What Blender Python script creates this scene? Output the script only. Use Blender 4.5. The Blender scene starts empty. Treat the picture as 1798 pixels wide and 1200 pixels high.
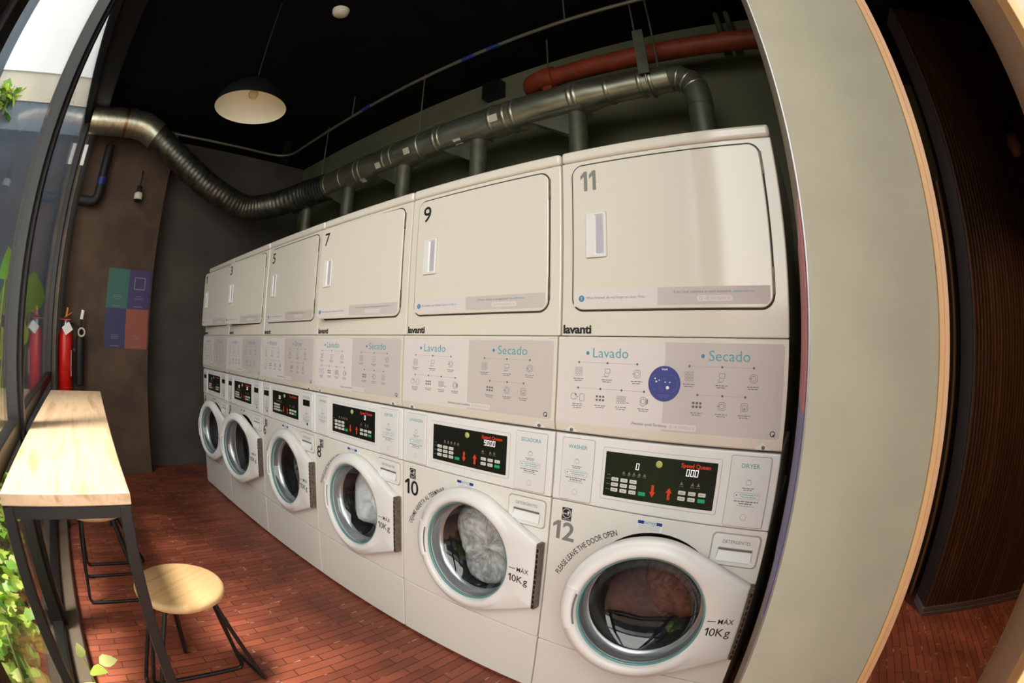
import bpy, bmesh, math, random
import numpy as np
from mathutils import Matrix, Vector
PI = math.pi
S = bpy.context.scene
COL = S.collection

# ------------------------------------------------------------------ camera (fisheye lens)
def R_of(yaw, pit, rol):
    cy, sy = math.cos(yaw), math.sin(yaw); cp, sp = math.cos(pit), math.sin(pit); cr, sr = math.cos(rol), math.sin(rol)
    Rz = np.array([[cy, -sy, 0], [sy, cy, 0], [0, 0, 1]]); Rx = np.array([[1, 0, 0], [0, cp, -sp], [0, sp, cp]])
    Ry = np.array([[cr, 0, sr], [0, 1, 0], [-sr, 0, cr]])
    return Rz @ Rx @ Ry
_R = R_of(*[math.radians(a) for a in (41.151, .988, -2.116)])
_c = bpy.data.cameras.new('camera'); CAM = bpy.data.objects.new('camera', _c); COL.objects.link(CAM); S.camera = CAM
_M = Matrix.Identity(4)
for i in range(3):
    _M[i][0] = _R[i, 0]; _M[i][1] = _R[i, 2]; _M[i][2] = -_R[i, 1]; _M[i][3] = (.0648, -1.2425, 1.2405)[i]
CAM.matrix_world = _M
_c.type = 'PANO'; _c.panorama_type = 'FISHEYE_LENS_POLYNOMIAL'
_c.sensor_fit = 'HORIZONTAL'; _c.sensor_width = 36; _c.sensor_height = 36 * 1200 / 1798
_s = 36 / 1.798
_c.fisheye_fov = PI * 1.3
_c.fisheye_polynomial_k0 = 0; _c.fisheye_polynomial_k1 = -1.1583 / _s; _c.fisheye_polynomial_k2 = 0
_c.fisheye_polynomial_k3 = -.1403 / _s ** 3; _c.fisheye_polynomial_k4 = 0
_c.shift_x = (899 - 833.2) / 1798; _c.shift_y = (608.7 - 600) / 1798
_c.clip_start = .02

# ------------------------------------------------------------------ light and exposure
W = bpy.data.worlds.new('sky'); S.world = W; W.use_nodes = True
_b = W.node_tree.nodes['Background']; _b.inputs[0].default_value = (1.0, .965, .91, 1); _b.inputs[1].default_value = 3.2
sun = bpy.data.lights.new('sun', 'SUN'); sun.energy = 9.0; sun.angle = math.radians(15); sun.color = (1, .93, .82)
so = bpy.data.objects.new('sun', sun); COL.objects.link(so)
so.rotation_euler = Vector((-.10, .30, -1)).to_track_quat('-Z', 'Y').to_euler()
for (px, sx) in ((-3.1, 2.4), (-1.2, 1.2), (.08, 1.2), (1.35, 1.2)):
    pl = bpy.data.lights.new('window_portal', 'AREA'); pl.shape = 'RECTANGLE'; pl.size = sx; pl.size_y = 3.0
    pl.cycles.is_portal = True
    po = bpy.data.objects.new('window_portal', pl); COL.objects.link(po)
    po.location = (px, -1.60, 1.6); po.rotation_euler = (PI / 2, 0, 0)
S.view_settings.view_transform = 'Standard'; S.view_settings.look = 'None'
S.view_settings.exposure = 0.72; S.view_settings.gamma = 1; S.view_settings.use_curve_mapping = False

# ------------------------------------------------------------------ materials
def srgb(r, g, b):
    f = lambda c: (c / 255 / 12.92) if c <= 10 else ((c / 255 + .055) / 1.055) ** 2.4
    return (f(r), f(g), f(b), 1)
MATS = {}
def mat(name, col, rough=.5, metal=0, spec=.5, emit=None, es=0, coat=0):
    m = bpy.data.materials.new(name); m.use_nodes = True
    p = m.node_tree.nodes['Principled BSDF']
    p.inputs['Base Color'].default_value = col; p.inputs['Roughness'].default_value = rough
    p.inputs['Metallic'].default_value = metal; p.inputs['Specular IOR Level'].default_value = spec
    if coat: p.inputs['Coat Weight'].default_value = coat; p.inputs['Coat Roughness'].default_value = .08
    if emit: p.inputs['Emission Color'].default_value = emit; p.inputs['Emission Strength'].default_value = es
    MATS[name] = m; return m
def nodes(m): return m.node_tree.nodes, m.node_tree.links, m.node_tree.nodes['Principled BSDF']
def noisy(name, c1, c2, scale=6, rough=.8, bump=0, stretch=(1, 1, 1), metal=0, detail=5, spec=.4, fac=(.35, .65)):
    m = mat(name, c1, rough, metal, spec); N, L, p = nodes(m)
    tc = N.new('ShaderNodeTexCoord'); mp = N.new('ShaderNodeMapping'); mp.inputs['Scale'].default_value = stretch
    n = N.new('ShaderNodeTexNoise'); n.inputs['Scale'].default_value = scale; n.inputs['Detail'].default_value = detail
    r = N.new('ShaderNodeValToRGB'); r.color_ramp.elements[0].color = c1; r.color_ramp.elements[1].color = c2
    r.color_ramp.elements[0].position, r.color_ramp.elements[1].position = fac
    L.new(tc.outputs['Object'], mp.inputs[0]); L.new(mp.outputs[0], n.inputs['Vector']); L.new(n.outputs['Fac'], r.inputs[0])
    L.new(r.outputs[0], p.inputs['Base Color'])
    if bump:
        b = N.new('ShaderNodeBump'); b.inputs['Strength'].default_value = bump; b.inputs['Distance'].default_value = .01
        L.new(n.outputs['Fac'], b.inputs['Height']); L.new(b.outputs[0], p.inputs['Normal'])
    return m

ENAMEL = mat('white_enamel', srgb(231, 223, 208), .10, spec=.7)
ENAMELW = mat('washer_enamel', srgb(234, 228, 219), .16, spec=.6)
ENAMEL2 = mat('white_plastic', srgb(236, 232, 228), .3, spec=.5)
SHEET = mat('sticker_white', srgb(226, 216, 212), .55, spec=.3)
SHEETG = mat('sticker_grey', srgb(207, 196, 191), .55, spec=.3)
PLAQ = mat('plaque_white', srgb(232, 228, 224), .4)
TEAL = mat('print_teal', srgb(96, 168, 178), .5)
BLUEDOT = mat('print_blue', srgb(74, 136, 178), .5)
INK = mat('print_dark', srgb(34, 33, 32), .5)
INKG = mat('print_grey', srgb(126, 123, 118), .5)
INKL = mat('print_light_grey', srgb(172, 165, 160), .5)
INKM = mat('print_mid_grey', srgb(112, 106, 102), .5)
NUMG = mat('number_grey', srgb(134, 131, 124), .5)
WHITEP = mat('print_white', srgb(240, 238, 236), .5)
NAVY = mat('print_navy', srgb(24, 58, 140), .45)
DISCB = mat('sticker_blue', srgb(70, 74, 142), .45)
DISCL = mat('sticker_blue_line', srgb(98, 104, 168), .45)
PANEL = mat('black_membrane', srgb(26, 27, 22), .25)
BTN = mat('membrane_button', srgb(222, 218, 208), .4)
GREEN = mat('membrane_green', srgb(30, 172, 104), .4)
RED = mat('membrane_red', srgb(226, 66, 38), .4)
DIGIT = mat('lit_digit', (.8, .8, .8, 1), .4, emit=(1, .9, .93, 1), es=.4)
LOCKY = mat('lock_sticker', srgb(196, 204, 110), .4)
ICON = mat('membrane_icon', srgb(120, 118, 108), .4)
DARKGAP = mat('dark_seam', srgb(62, 55, 47), .8)
RUBBER = mat('black_rubber', srgb(22, 22, 23), .6)
GASKET = mat('grey_gasket', srgb(92, 94, 98), .5)
CHROME = mat('chrome', srgb(188, 190, 192), .3, .8)
DRUM = noisy('drum_steel', srgb(62, 63, 65), srgb(88, 89, 90), 30, .5, metal=.35)
HINGE = noisy('hinge_metal', srgb(128, 112, 100), srgb(96, 84, 75), 60, .5, metal=.3)
GLEDGE = mat('glass_edge_teal', srgb(104, 150, 147), .15)
BLACKM = mat('black_steel', srgb(24, 23, 22), .42, .2)
FRAMEM = mat('window_frame_steel', srgb(30, 28, 28), .38, .3)
JAMBM = noisy('jamb_steel', srgb(92, 80, 66), srgb(70, 60, 50), 5, .45, metal=.4)
GALV = noisy('galvanized_steel', srgb(190, 187, 164), srgb(160, 158, 138), 7, .36, metal=.92, stretch=(1, 3, 3))
GALVD = noisy('dull_galvanized', srgb(116, 115, 96), srgb(94, 93, 78), 9, .5, metal=.55)
FLEX = noisy('flexible_foil', srgb(108, 106, 94), srgb(76, 75, 68), 12, .42, metal=.9)
ORANGE = noisy('orange_pipe', srgb(144, 60, 32), srgb(122, 48, 24), 8, .5)
CONDUIT = mat('conduit_metal', srgb(128, 122, 106), .4, .6)
BLUET = mat('blue_tape', srgb(30, 48, 120), .5)
LABELW = mat('paper_label', srgb(214, 206, 186), .6)
CEILM = noisy('ceiling_black', srgb(13, 12, 14), srgb(18, 17, 18), 3, .9, spec=.1)
WALLR = noisy('wall_olive', srgb(112, 111, 84), srgb(99, 98, 73), 1.6, .85, .15)
WALLB = noisy('wall_concrete', srgb(84, 77, 70), srgb(70, 64, 58), 2.2, .85, .2)
WALLBR = noisy('wall_brown_concrete', srgb(94, 74, 58), srgb(72, 56, 44), 3.2, .85, .2)
PLASTER = noisy('wall_sage_plaster', srgb(168, 161, 141), srgb(162, 155, 136), 9, .8, .12)
PLASTERP = noisy('wall_cream_plaster', srgb(206, 180, 158), srgb(198, 172, 150), 9, .8, .12)
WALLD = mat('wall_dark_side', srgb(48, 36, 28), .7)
METALBEAD = mat('corner_bead', srgb(150, 146, 146), .35, .7)
DOORD = mat('hall_dark_wood', srgb(40, 24, 17), .5)
STONE = mat('curb_stone', srgb(92, 78, 64), .7)
PAT1 = noisy('patio_charcoal', srgb(64, 73, 84), srgb(54, 62, 72), 2, .8)
PAT2 = noisy('patio_slate', srgb(106, 116, 128), srgb(96, 106, 118), 2, .8)
PAT3 = noisy('patio_beige', srgb(202, 194, 178), srgb(190, 182, 166), 2, .8)
PAT4 = noisy('patio_white', srgb(236, 236, 234), srgb(226, 227, 226), 1, .8)
SOIL = noisy('soil', srgb(58, 44, 34), srgb(84, 68, 50), 20, .95, .3)
LINEN = noisy('white_linen', srgb(244, 244, 242), srgb(226, 227, 228), 7, .85, .5)
LINENG = noisy('grey_linen', srgb(228, 226, 222), srgb(164, 162, 160), 7, .85, .5, stretch=(1, 2.4, 1))
BROWNREFL = noisy('brown_reflection', srgb(104, 66, 52), srgb(66, 44, 38), 7, .9, .5)  # brown tone of a reflection on the door glass
EXTR = mat('extinguisher_red', srgb(214, 28, 24), .28)
YEL = mat('yellow_plastic', srgb(224, 158, 34), .4)
BULB = mat('frosted_bulb', srgb(220, 200, 150), .3)
LAMPIN = mat('lamp_inside_white', srgb(240, 236, 212), .5)
PT = mat('poster_teal', srgb(40, 94, 80), .5); PP = mat('poster_purple', srgb(54, 44, 92), .5)
PN = mat('poster_navy', srgb(42, 37, 84), .5); PO = mat('poster_orange', srgb(140, 70, 48), .5)
PPK = mat('poster_pink', srgb(204, 116, 122), .5); PLINE = mat('poster_print', srgb(116, 110, 116), .5)
PPV = mat('poster_violet', srgb(128, 122, 176), .5)

def wood(name, c1, c2, c3, axis='X', scale=1.0, rough=.45):
    m = mat(name, c1, rough); N, L, p = nodes(m)
    tc = N.new('ShaderNodeTexCoord'); mp = N.new('ShaderNodeMapping')
    sc = {'X': (1.2, 14, 14), 'Y': (14, 1.2, 14), 'Z': (14, 14, 1.2)}[axis]
    mp.inputs['Scale'].default_value = [v * scale for v in sc]
    n = N.new('ShaderNodeTexNoise'); n.inputs['Scale'].default_value = 1.6; n.inputs['Detail'].default_value = 6; n.inputs['Distortion'].default_value = .6
    r = N.new('ShaderNodeValToRGB'); e = r.color_ramp.elements
    e[0].position, e[0].color = .3, c1; e[1].position, e[1].color = .7, c3
    k = e.new(.5); k.color = c2
    L.new(tc.outputs['Object'], mp.inputs[0]); L.new(mp.outputs[0], n.inputs['Vector']); L.new(n.outputs['Fac'], r.inputs[0])
    L.new(r.outputs[0], p.inputs['Base Color']); return m
WOOD = wood('oak_top', srgb(204, 170, 134), srgb(218, 186, 152), srgb(190, 150, 112), 'X')
WOODS = wood('oak_seat', srgb(192, 152, 104), srgb(206, 168, 120), srgb(178, 138, 90), 'Y', 1.3)
PINE = wood('pine_trim', srgb(214, 160, 104), srgb(226, 178, 122), srgb(200, 144, 92), 'Z', .8)
PINE2 = wood('pine_trim_pinkish', srgb(216, 162, 122), srgb(222, 174, 136), srgb(204, 148, 108), 'Z', .8)
REED = wood('fluted_walnut', srgb(104, 66, 40), srgb(88, 54, 32), srgb(120, 78, 48), 'Z', 1.0, .5)

# brick tile floor
m = mat('red_brick_tiles', srgb(150, 70, 48), .42); FLOOR = m; N, L, p = nodes(m)
tc = N.new('ShaderNodeTexCoord'); mp = N.new('ShaderNodeMapping'); mp.inputs['Rotation'].default_value = (0, 0, PI / 2)
bk = N.new('ShaderNodeTexBrick'); bk.inputs['Scale'].default_value = 1; bk.inputs['Brick Width'].default_value = .23; bk.inputs['Row Height'].default_value = .045
bk.inputs['Mortar Size'].default_value = .0026; bk.inputs['Mortar Smooth'].default_value = .4; bk.offset = .37
bk.inputs['Color1'].default_value = srgb(152, 80, 56); bk.inputs['Color2'].default_value = srgb(126, 63, 45); bk.inputs['Mortar'].default_value = srgb(70, 38, 28)
n1 = N.new('ShaderNodeTexNoise'); n1.inputs['Scale'].default_value = 3.5; n1.inputs['Detail'].default_value = 7
mx = N.new('ShaderNodeMixRGB'); mx.blend_type = 'OVERLAY'; mx.inputs[0].default_value = .75
n2 = N.new('ShaderNodeTexNoise'); n2.inputs['Scale'].default_value = 14; n2.inputs['Detail'].default_value = 3
r2 = N.new('ShaderNodeValToRGB'); r2.color_ramp.elements[0].position = .58; r2.color_ramp.elements[1].position = .68
mm = N.new('ShaderNodeMath'); mm.operation = 'MULTIPLY'
mx2 = N.new('ShaderNodeMixRGB'); mx2.inputs[2].default_value = srgb(206, 176, 152)
L.new(tc.outputs['Object'], mp.inputs[0]); L.new(mp.outputs[0], bk.inputs[0]); L.new(tc.outputs['Object'], n1.inputs[0]); L.new(tc.outputs['Object'], n2.inputs[0])
L.new(bk.outputs[0], mx.inputs[1]); L.new(n1.outputs[0], mx.inputs[2])
L.new(n2.outputs[0], r2.inputs[0]); L.new(r2.outputs[0], mm.inputs[0]); L.new(bk.outputs['Fac'], mm.inputs[1])
L.new(mm.outputs[0], mx2.inputs[0]); L.new(mx.outputs[0], mx2.inputs[1]); L.new(mx2.outputs[0], p.inputs['Base Color'])
bp = N.new('ShaderNodeBump'); bp.inputs['Strength'].default_value = .35; bp.inputs['Distance'].default_value = .003; bp.invert = True
L.new(bk.outputs['Fac'], bp.inputs['Height']); L.new(bp.outputs[0], p.inputs['Normal'])
rr = N.new('ShaderNodeMapRange'); rr.inputs[3].default_value = .35; rr.inputs[4].default_value = .6
L.new(n1.outputs[0], rr.inputs[0]); L.new(rr.outputs[0], p.inputs['Roughness'])

def thin_glass(name, tint, refl_boost=1.0, rough=0.0):
    m = bpy.data.materials.new(name); m.use_nodes = True; N = m.node_tree.nodes; L = m.node_tree.links; N.clear()
    o = N.new('ShaderNodeOutputMaterial'); mxs = N.new('ShaderNodeMixShader'); t = N.new('ShaderNodeBsdfTransparent'); g = N.new('ShaderNodeBsdfGlossy')
    t.inputs[0].default_value = tint; g.inputs[0].default_value = (1, 1, 1, 1); g.inputs['Roughness'].default_value = rough
    f = N.new('ShaderNodeLayerWeight'); f.inputs[0].default_value = .5      # facing: 0 head-on, 1 grazing
    q = N.new('ShaderNodeMath'); q.operation = 'POWER'; q.inputs[1].default_value = 5; L.new(f.outputs['Facing'], q.inputs[0])
    k = N.new('ShaderNodeMath'); k.operation = 'MULTIPLY_ADD'; k.inputs[1].default_value = .9 * refl_boost; k.inputs[2].default_value = .04 * refl_boost; k.use_clamp = True
    L.new(q.outputs[0], k.inputs[0]); L.new(k.outputs[0], mxs.inputs[0]); L.new(t.outputs[0], mxs.inputs[1]); L.new(g.outputs[0], mxs.inputs[2]); L.new(mxs.outputs[0], o.inputs[0])
    return m
GLASS = thin_glass('window_glass', (.96, .98, .985, 1), .8)
BOWL = thin_glass('door_glass', (.93, .95, .95, 1), 1.5)

def leafmat(name, c, trans=.4):
    m = bpy.data.materials.new(name); m.use_nodes = True; N = m.node_tree.nodes; L = m.node_tree.links
    p = N['Principled BSDF']; p.inputs['Base Color'].default_value = c; p.inputs['Roughness'].default_value = .4
    t = N.new('ShaderNodeBsdfTranslucent'); t.inputs[0].default_value = (min(1, c[0] * 1.5), min(1, c[1] * 1.5), c[2], 1)
    mxs = N.new('ShaderNodeMixShader'); mxs.inputs[0].default_value = trans
    L.new(p.outputs[0], mxs.inputs[1]); L.new(t.outputs[0], mxs.inputs[2]); L.new(mxs.outputs[0], N['Material Output'].inputs[0]); return m
LEAFS = [leafmat('leaf_lime', srgb(176, 196, 84)), leafmat('leaf_green', srgb(112, 156, 58)), leafmat('leaf_pale', srgb(206, 216, 142)), leafmat('leaf_deep', srgb(62, 104, 44))]
STEMM = mat('plant_stem', srgb(120, 120, 60), .6)

# ------------------------------------------------------------------ mesh helpers
def hull2(pts):
    pts = sorted(set(pts))
    def half(P):
        h = []
        for q in P:
            while len(h) > 1 and (h[-1][0] - h[-2][0]) * (q[1] - h[-2][1]) - (h[-1][1] - h[-2][1]) * (q[0] - h[-2][0]) <= 0: h.pop()
            h.append(q)
        return h
    a, b = half(pts), half(pts[::-1]); return a[:-1] + b[:-1]
def rrect(x0, x1, z0, z1, r, n=5):
    P = []
    for cx, cz, a0 in ((x1 - r, z0 + r, -PI / 2), (x1 - r, z1 - r, 0), (x0 + r, z1 - r, PI / 2), (x0 + r, z0 + r, PI)):
        for i in range(n + 1):
            a = a0 + PI / 2 * i / n; P.append((cx + r * math.cos(a), cz + r * math.sin(a)))
    return P
def inset(P, d):
    n = len(P); out = []
    for i in range(n):
        a, b, c = P[i - 1], P[i], P[(i + 1) % n]
        def nrm(p, q):
            dx, dz = q[0] - p[0], q[1] - p[1]; l = math.hypot(dx, dz) or 1; return (-dz / l, dx / l)
        n1, n2 = nrm(a, b), nrm(b, c); k = 1 + n1[0] * n2[0] + n1[1] * n2[1]
        out.append((b[0] + d * (n1[0] + n2[0]) / k, b[1] + d * (n1[1] + n2[1]) / k))
    return out
TXT = {}
def text_geo(s, size, bold=0.0, space=1.0):
    key = (s, size, bold, space)
    if key in TXT: return TXT[key]
    cu = bpy.data.curves.new('t', 'FONT'); cu.body = s; cu.size = size; cu.offset = bold * size; cu.resolution_u = 3; cu.fill_mode = 'FRONT'; cu.space_character = space
    ob = bpy.data.objects.new('t', cu); me = ob.to_mesh()
    vs = [tuple(v.co) for v in me.vertices]; fs = [tuple(p.vertices) for p in me.polygons]
    ob.to_mesh_clear(); bpy.data.objects.remove(ob); bpy.data.curves.remove(cu)
    TXT[key] = (vs, fs); return TXT[key]

class MB:
    def __init__(s): s.v = []; s.f = []; s.m = []; s.sm = []; s.mats = []
    def mi(s, m):
        if m not in s.mats: s.mats.append(m)
        return s.mats.index(m)
    def add(s, vs, fs, m, smooth=False):
        o = len(s.v); s.v += [tuple(v) for v in vs]; k = s.mi(m)
        for f in fs: s.f.append([i + o for i in f]); s.m.append(k); s.sm.append(smooth)
        return s
    def box(s, x0, x1, y0, y1, z0, z1, m, bev=0, seg=2):
        if bev <= 0:
            v = [(x, y, z) for x in (x0, x1) for y in (y0, y1) for z in (z0, z1)]
            s.add(v, [(0, 1, 3, 2), (4, 6, 7, 5), (0, 4, 5, 1), (2, 3, 7, 6), (0, 2, 6, 4), (1, 5, 7, 3)], m); return s
        b = bmesh.new(); bmesh.ops.create_cube(b, size=1)
        for v in b.verts: v.co = ((x0 + x1) / 2 + v.co.x * (x1 - x0), (y0 + y1) / 2 + v.co.y * (y1 - y0), (z0 + z1) / 2 + v.co.z * (z1 - z0))
        bmesh.ops.bevel(b, geom=list(b.edges), offset=bev, segments=seg, profile=.5, affect='EDGES')
        b.verts.index_update()
        s.add([v.co[:] for v in b.verts], [[v.index for v in f.verts] for f in b.faces], m); b.free(); return s
    def loft(s, loops, m, closed=True, smooth=True, cap0=False, cap1=False):
        n = len(loops[0]); vs = [p for l in loops for p in l]; fs = []
        for i in range(len(loops) - 1):
            for j in range(n if closed else n - 1):
                k = (j + 1) % n; fs.append((i * n + j, i * n + k, (i + 1) * n + k, (i + 1) * n + j))
        s.add(vs, fs, m, smooth)
        if cap0: s.add(loops[0], [list(range(n))[::-1]], m)
        if cap1: s.add(loops[-1], [list(range(n))], m)
        return s
    def slab(s, P, y0, y1, m, bev=0):
        # P ccw seen from -y (x right, z up); y0 = front (small), y1 = back
        L = [[(x, y1, z) for x, z in P], [(x, y0 + bev, z) for x, z in P]]
        if bev:
            Q = inset(P, bev * .3); L.append([(x, y0 + bev * .3, z) for x, z in Q])
            Q = inset(P, bev); L.append([(x, y0, z) for x, z in Q])
        s.loft(L, m, smooth=False, cap0=True, cap1=True); return s
    def ring(s, P, Q, y, m):
        s.loft([[(x, y, z) for x, z in P], [(x, y, z) for x, z in Q]], m, smooth=False); return s
    def poly(s, P, y, m): s.add([(x, y, z) for x, z in P], [list(range(len(P)))], m); return s
    def rect(s, x0, x1, z0, z1, y, m): return s.poly([(x0, z0), (x1, z0), (x1, z1), (x0, z1)], y, m)
    def disc(s, x, z, r, y, m, n=24): return s.poly([(x + r * math.cos(2 * PI * i / n), z + r * math.sin(2 * PI * i / n)) for i in range(n)], y, m)
    def oring(s, x, z, r, t, y, m, n=18, a0=0, a1=2 * PI):
        A = [a0 + (a1 - a0) * i / n for i in range(n + 1)]
        o = [(x + r * math.cos(a), y, z + r * math.sin(a)) for a in A]; i_ = [(x + (r - t) * math.cos(a), y, z + (r - t) * math.sin(a)) for a in A]
        s.loft([o, i_], m, closed=False, smooth=False); return s
    def orect(s, x0, x1, z0, z1, t, y, m, r=0):
        P = rrect(x0, x1, z0, z1, r or .001, 3); s.ring(P, inset(P, t), y, m); return s
    def text(s, st, x, z, size, y, m, align='l', bold=0, width=None, space=1.0):
        vs, fs = text_geo(st, size, bold, space)
        if not vs: return s
        x0 = min(v[0] for v in vs); x1 = max(v[0] for v in vs); k = 1
        if width: k = width / (x1 - x0)
        w = (x1 - x0) * k; off = {'l': 0, 'c': -w / 2, 'r': -w}[align]
        s.add([(x + off + (v[0] - x0) * k, y, z + v[1]) for v in vs], fs, m); return s
    def arctext(s, st, cx, cz, R, a_start, size, y, m, bold=0, span=None, space=1.0):
        # text runs clockwise from angle a_start (radians, math angle), reading outward up
        vs, fs = text_geo(st, size, bold, space); x0 = min(v[0] for v in vs); x1 = max(v[0] for v in vs)
        k = 1 if not span else span * R / (x1 - x0); out = []
        for v in vs:
            a = a_start - (v[0] - x0) * k / R; r = R + v[1]; out.append((cx + r * math.cos(a), y, cz + r * math.sin(a)))
        s.add(out, fs, m); return s
    def tube(s, pts, r, m, n=10, cap=True, smooth=True):
        P = [Vector(p) for p in pts]; rs = r if isinstance(r, (list, tuple)) else [r] * len(P); L = []
        keep = [i for i in range(len(P)) if i == 0 or (P[i] - P[i - 1]).length > 1e-5]; P = [P[i] for i in keep]; rs = [rs[i] for i in keep]
        t = (P[1] - P[0]).normalized(); up = Vector((0, 0, 1)) if abs(t.z) < .9 else Vector((1, 0, 0)); u = t.cross(up).normalized()
        for i, p in enumerate(P):
            a = P[max(i - 1, 0)]; b = P[min(i + 1, len(P) - 1)]; t = (b - a).normalized() if (b - a).length else t
            u = (u - t * u.dot(t)).normalized(); w = t.cross(u)
            L.append([tuple(p + rs[i] * (u * math.cos(2 * PI * j / n) + w * math.sin(2 * PI * j / n))) for j in range(n)])
        s.loft(L, m, smooth=smooth, cap0=cap, cap1=cap); return s
    def lathe(s, prof, c, m, axis='z', n=32, smooth=True):
        L = []
        for r, h in prof:
            r = max(r, 1e-4)
            if axis == 'z': L.append([(c[0] + r * math.cos(2 * PI * j / n), c[1] + r * math.sin(2 * PI * j / n), c[2] + h) for j in range(n)])
            else: L.append([(c[0] + r * math.cos(2 * PI * j / n), c[1] + h, c[2] + r * math.sin(2 * PI * j / n)) for j in range(n)])
        s.loft(L, m, smooth=smooth); return s
    def mesh(s, name):
        me = bpy.data.meshes.new(name); me.from_pydata(s.v, [], s.f)
        for m in s.mats: me.materials.append(m)
        me.polygons.foreach_set('material_index', s.m); me.polygons.foreach_set('use_smooth', s.sm); me.update()
        return me
def arc(c, r, a0, a1, plane, n=8):
    out = []
    for i in range(n + 1):
        a = a0 + (a1 - a0) * i / n; k = {'xz': (r * math.cos(a), 0, r * math.sin(a)), 'yz': (0, r * math.cos(a), r * math.sin(a)), 'xy': (r * math.cos(a), r * math.sin(a), 0)}[plane]
        out.append((c[0] + k[0], c[1] + k[1], c[2] + k[2]))
    return out
def fillet(pts, r, n=5):
    P = [Vector(p) for p in pts]; out = [P[0]]
    for i in range(1, len(P) - 1):
        a, b, c = P[i - 1], P[i], P[i + 1]; d1 = (a - b).normalized(); d2 = (c - b).normalized()
        k = min(r, (a - b).length * .45, (c - b).length * .45); p0 = b + d1 * k; p1 = b + d2 * k
        for j in range(n + 1):
            t = j / n; out.append(p0 * (1 - t) ** 2 + b * 2 * t * (1 - t) + p1 * t * t)
    out.append(P[-1]); return [tuple(p) for p in out]

def obj(name, mb, parent=None, loc=(0, 0, 0), rotz=0):
    me = mb.mesh(name) if isinstance(mb, MB) else mb
    o = bpy.data.objects.new(name, me); COL.objects.link(o)
    if parent: o.parent = parent
    o.location = loc; o.rotation_euler = (0, 0, rotz); return o
def tag(o, label, cat, group=None):
    o['label'] = label; o['category'] = cat
    if group: o['group'] = group
    return o
def thing(name, label, cat, loc=(0, 0, 0), rotz=0, group=None):
    o = bpy.data.objects.new(name, None); COL.objects.link(o); o.empty_display_size = .1
    o.location = loc; o.rotation_euler = (0, 0, rotz); return tag(o, label, cat, group)
def struct(name, mb, parent=None):
    o = obj(name, mb, parent)
    if not parent: o['kind'] = 'structure'
    return o

# ------------------------------------------------------------------ room shell
ZC = 3.27
struct('floor', MB().box(-5.2, 2.6, -1.60, 2.2, -.12, 0, FLOOR))
struct('ceiling', MB().box(-5.2, 2.6, -1.62, 2.2, ZC, ZC + .12, CEILM))
struct('wall_rear', MB().box(-4.95, .31, 1.20, 1.34, 0, ZC, WALLR))
struct('wall_back', MB().box(-4.95, -4.78, -1.6, 1.20, 0, ZC, WALLB))
struct('wall_back_column', MB().box(-4.78, -4.52, -1.42, -.49, 0, ZC, WALLBR))
# partition between machines and hall, its near end a little skewed
PA = [(.057, -.47), (.306, -.47), (.306, 1.2), (.033, 1.2), (.033, .0)]
struct('wall_right', MB().loft([[(x, y, 0) for x, y in PA], [(x, y, ZC) for x, y in PA]], PLASTER, smooth=False, cap0=True, cap1=True))
struct('trim_1', MB().box(.306, .3175, -.476, -.36, 0, ZC, PINE, .0015).box(.3177, .329, -.474, -.36, 0, ZC, PINE2, .0015))
struct('trim_2', MB().box(.0555, .060, -.4725, -.466, 0, ZC, METALBEAD, .001))
# pillar to the right of the doorway
PB = [(.455, -.81), (.62, -.81), (.62, -.60), (.560, -.58)]
struct('wall_doorway_right', MB().loft([[(x, y, 0) for x, y in PB], [(x, y, ZC) for x, y in PB]], PLASTERP, smooth=False, cap0=True, cap1=True))
struct('trim_3', MB().box(.447, .470, -.84, -.811, 0, ZC, PINE, .002))
struct('wall_hall_side', MB().box(.61, 2.45, -.66, -.56, 0, ZC, WALLD))
struct('wall_hall_end', MB().box(2.35, 2.45, -.56, 1.5, 0, ZC, WALLD))
struct('wall_hall_rear', MB().box(.31, 2.45, 1.46, 1.56, 0, ZC, DOORD))

# fluted panel in the hall
pn = thing('fluted_wall_panel', 'dark brown fluted wood panel standing on the hall floor right of the partition', 'wall panel', (1.03, 1.068, 0), math.radians(7))
f = MB().box(.0, 1.25, .03, .2, .05, ZC - .03, DOORD)
L_ = []
nr = 48
for i in range(nr):
    x = .004 + i * .026
    f.loft([[(x + .012 + .012 * math.cos(a), .03 - .016 * math.sin(a), z) for a in [PI * k / 5 for k in range(6)]] for z in (.05, ZC - .03)], REED, closed=False)
obj('fluted_face', f, pn)
obj('plinth_strip', MB().box(0, 1.25, .005, .2, .0, .022, METALBEAD, .002).box(0, 1.25, .012, .2, .024, .05, METALBEAD, .002), pn)
dr = struct('door_1', MB().box(.86, .985, 1.37, 1.455, 0, 2.22, mat('hall_door_brown', srgb(70, 52, 36), .5), .004))
obj('door_edge_trim', MB().box(.986, .999, 1.34, 1.45, 0, 2.22, mat('hall_edge_brass', srgb(150, 108, 68), .4), .002), dr)
struct('wall_hall_transom', MB().box(.84, 1.03, 1.40, 1.458, 2.235, 2.86, mat('hall_olive', srgb(104, 92, 52), .8)))
sc_ = thing('security_camera', 'white rounded camera high in the dark hall at the far right', 'camera', (1.56, 1.02, 2.34))
obj('camera_body', MB().lathe([(0, -.07), (.03, -.065), (.045, -.03), (.05, 0), (.04, .05), (0, .055)], (0, 0, 0), mat('camera_white', srgb(190, 160, 150), .4), 'z', 16), sc_)
obj('mount_arm', MB().tube([(0, 0, .04), (0, 0, .12), (.0, .15, .14)], .012, BLACKM), sc_)

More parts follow.
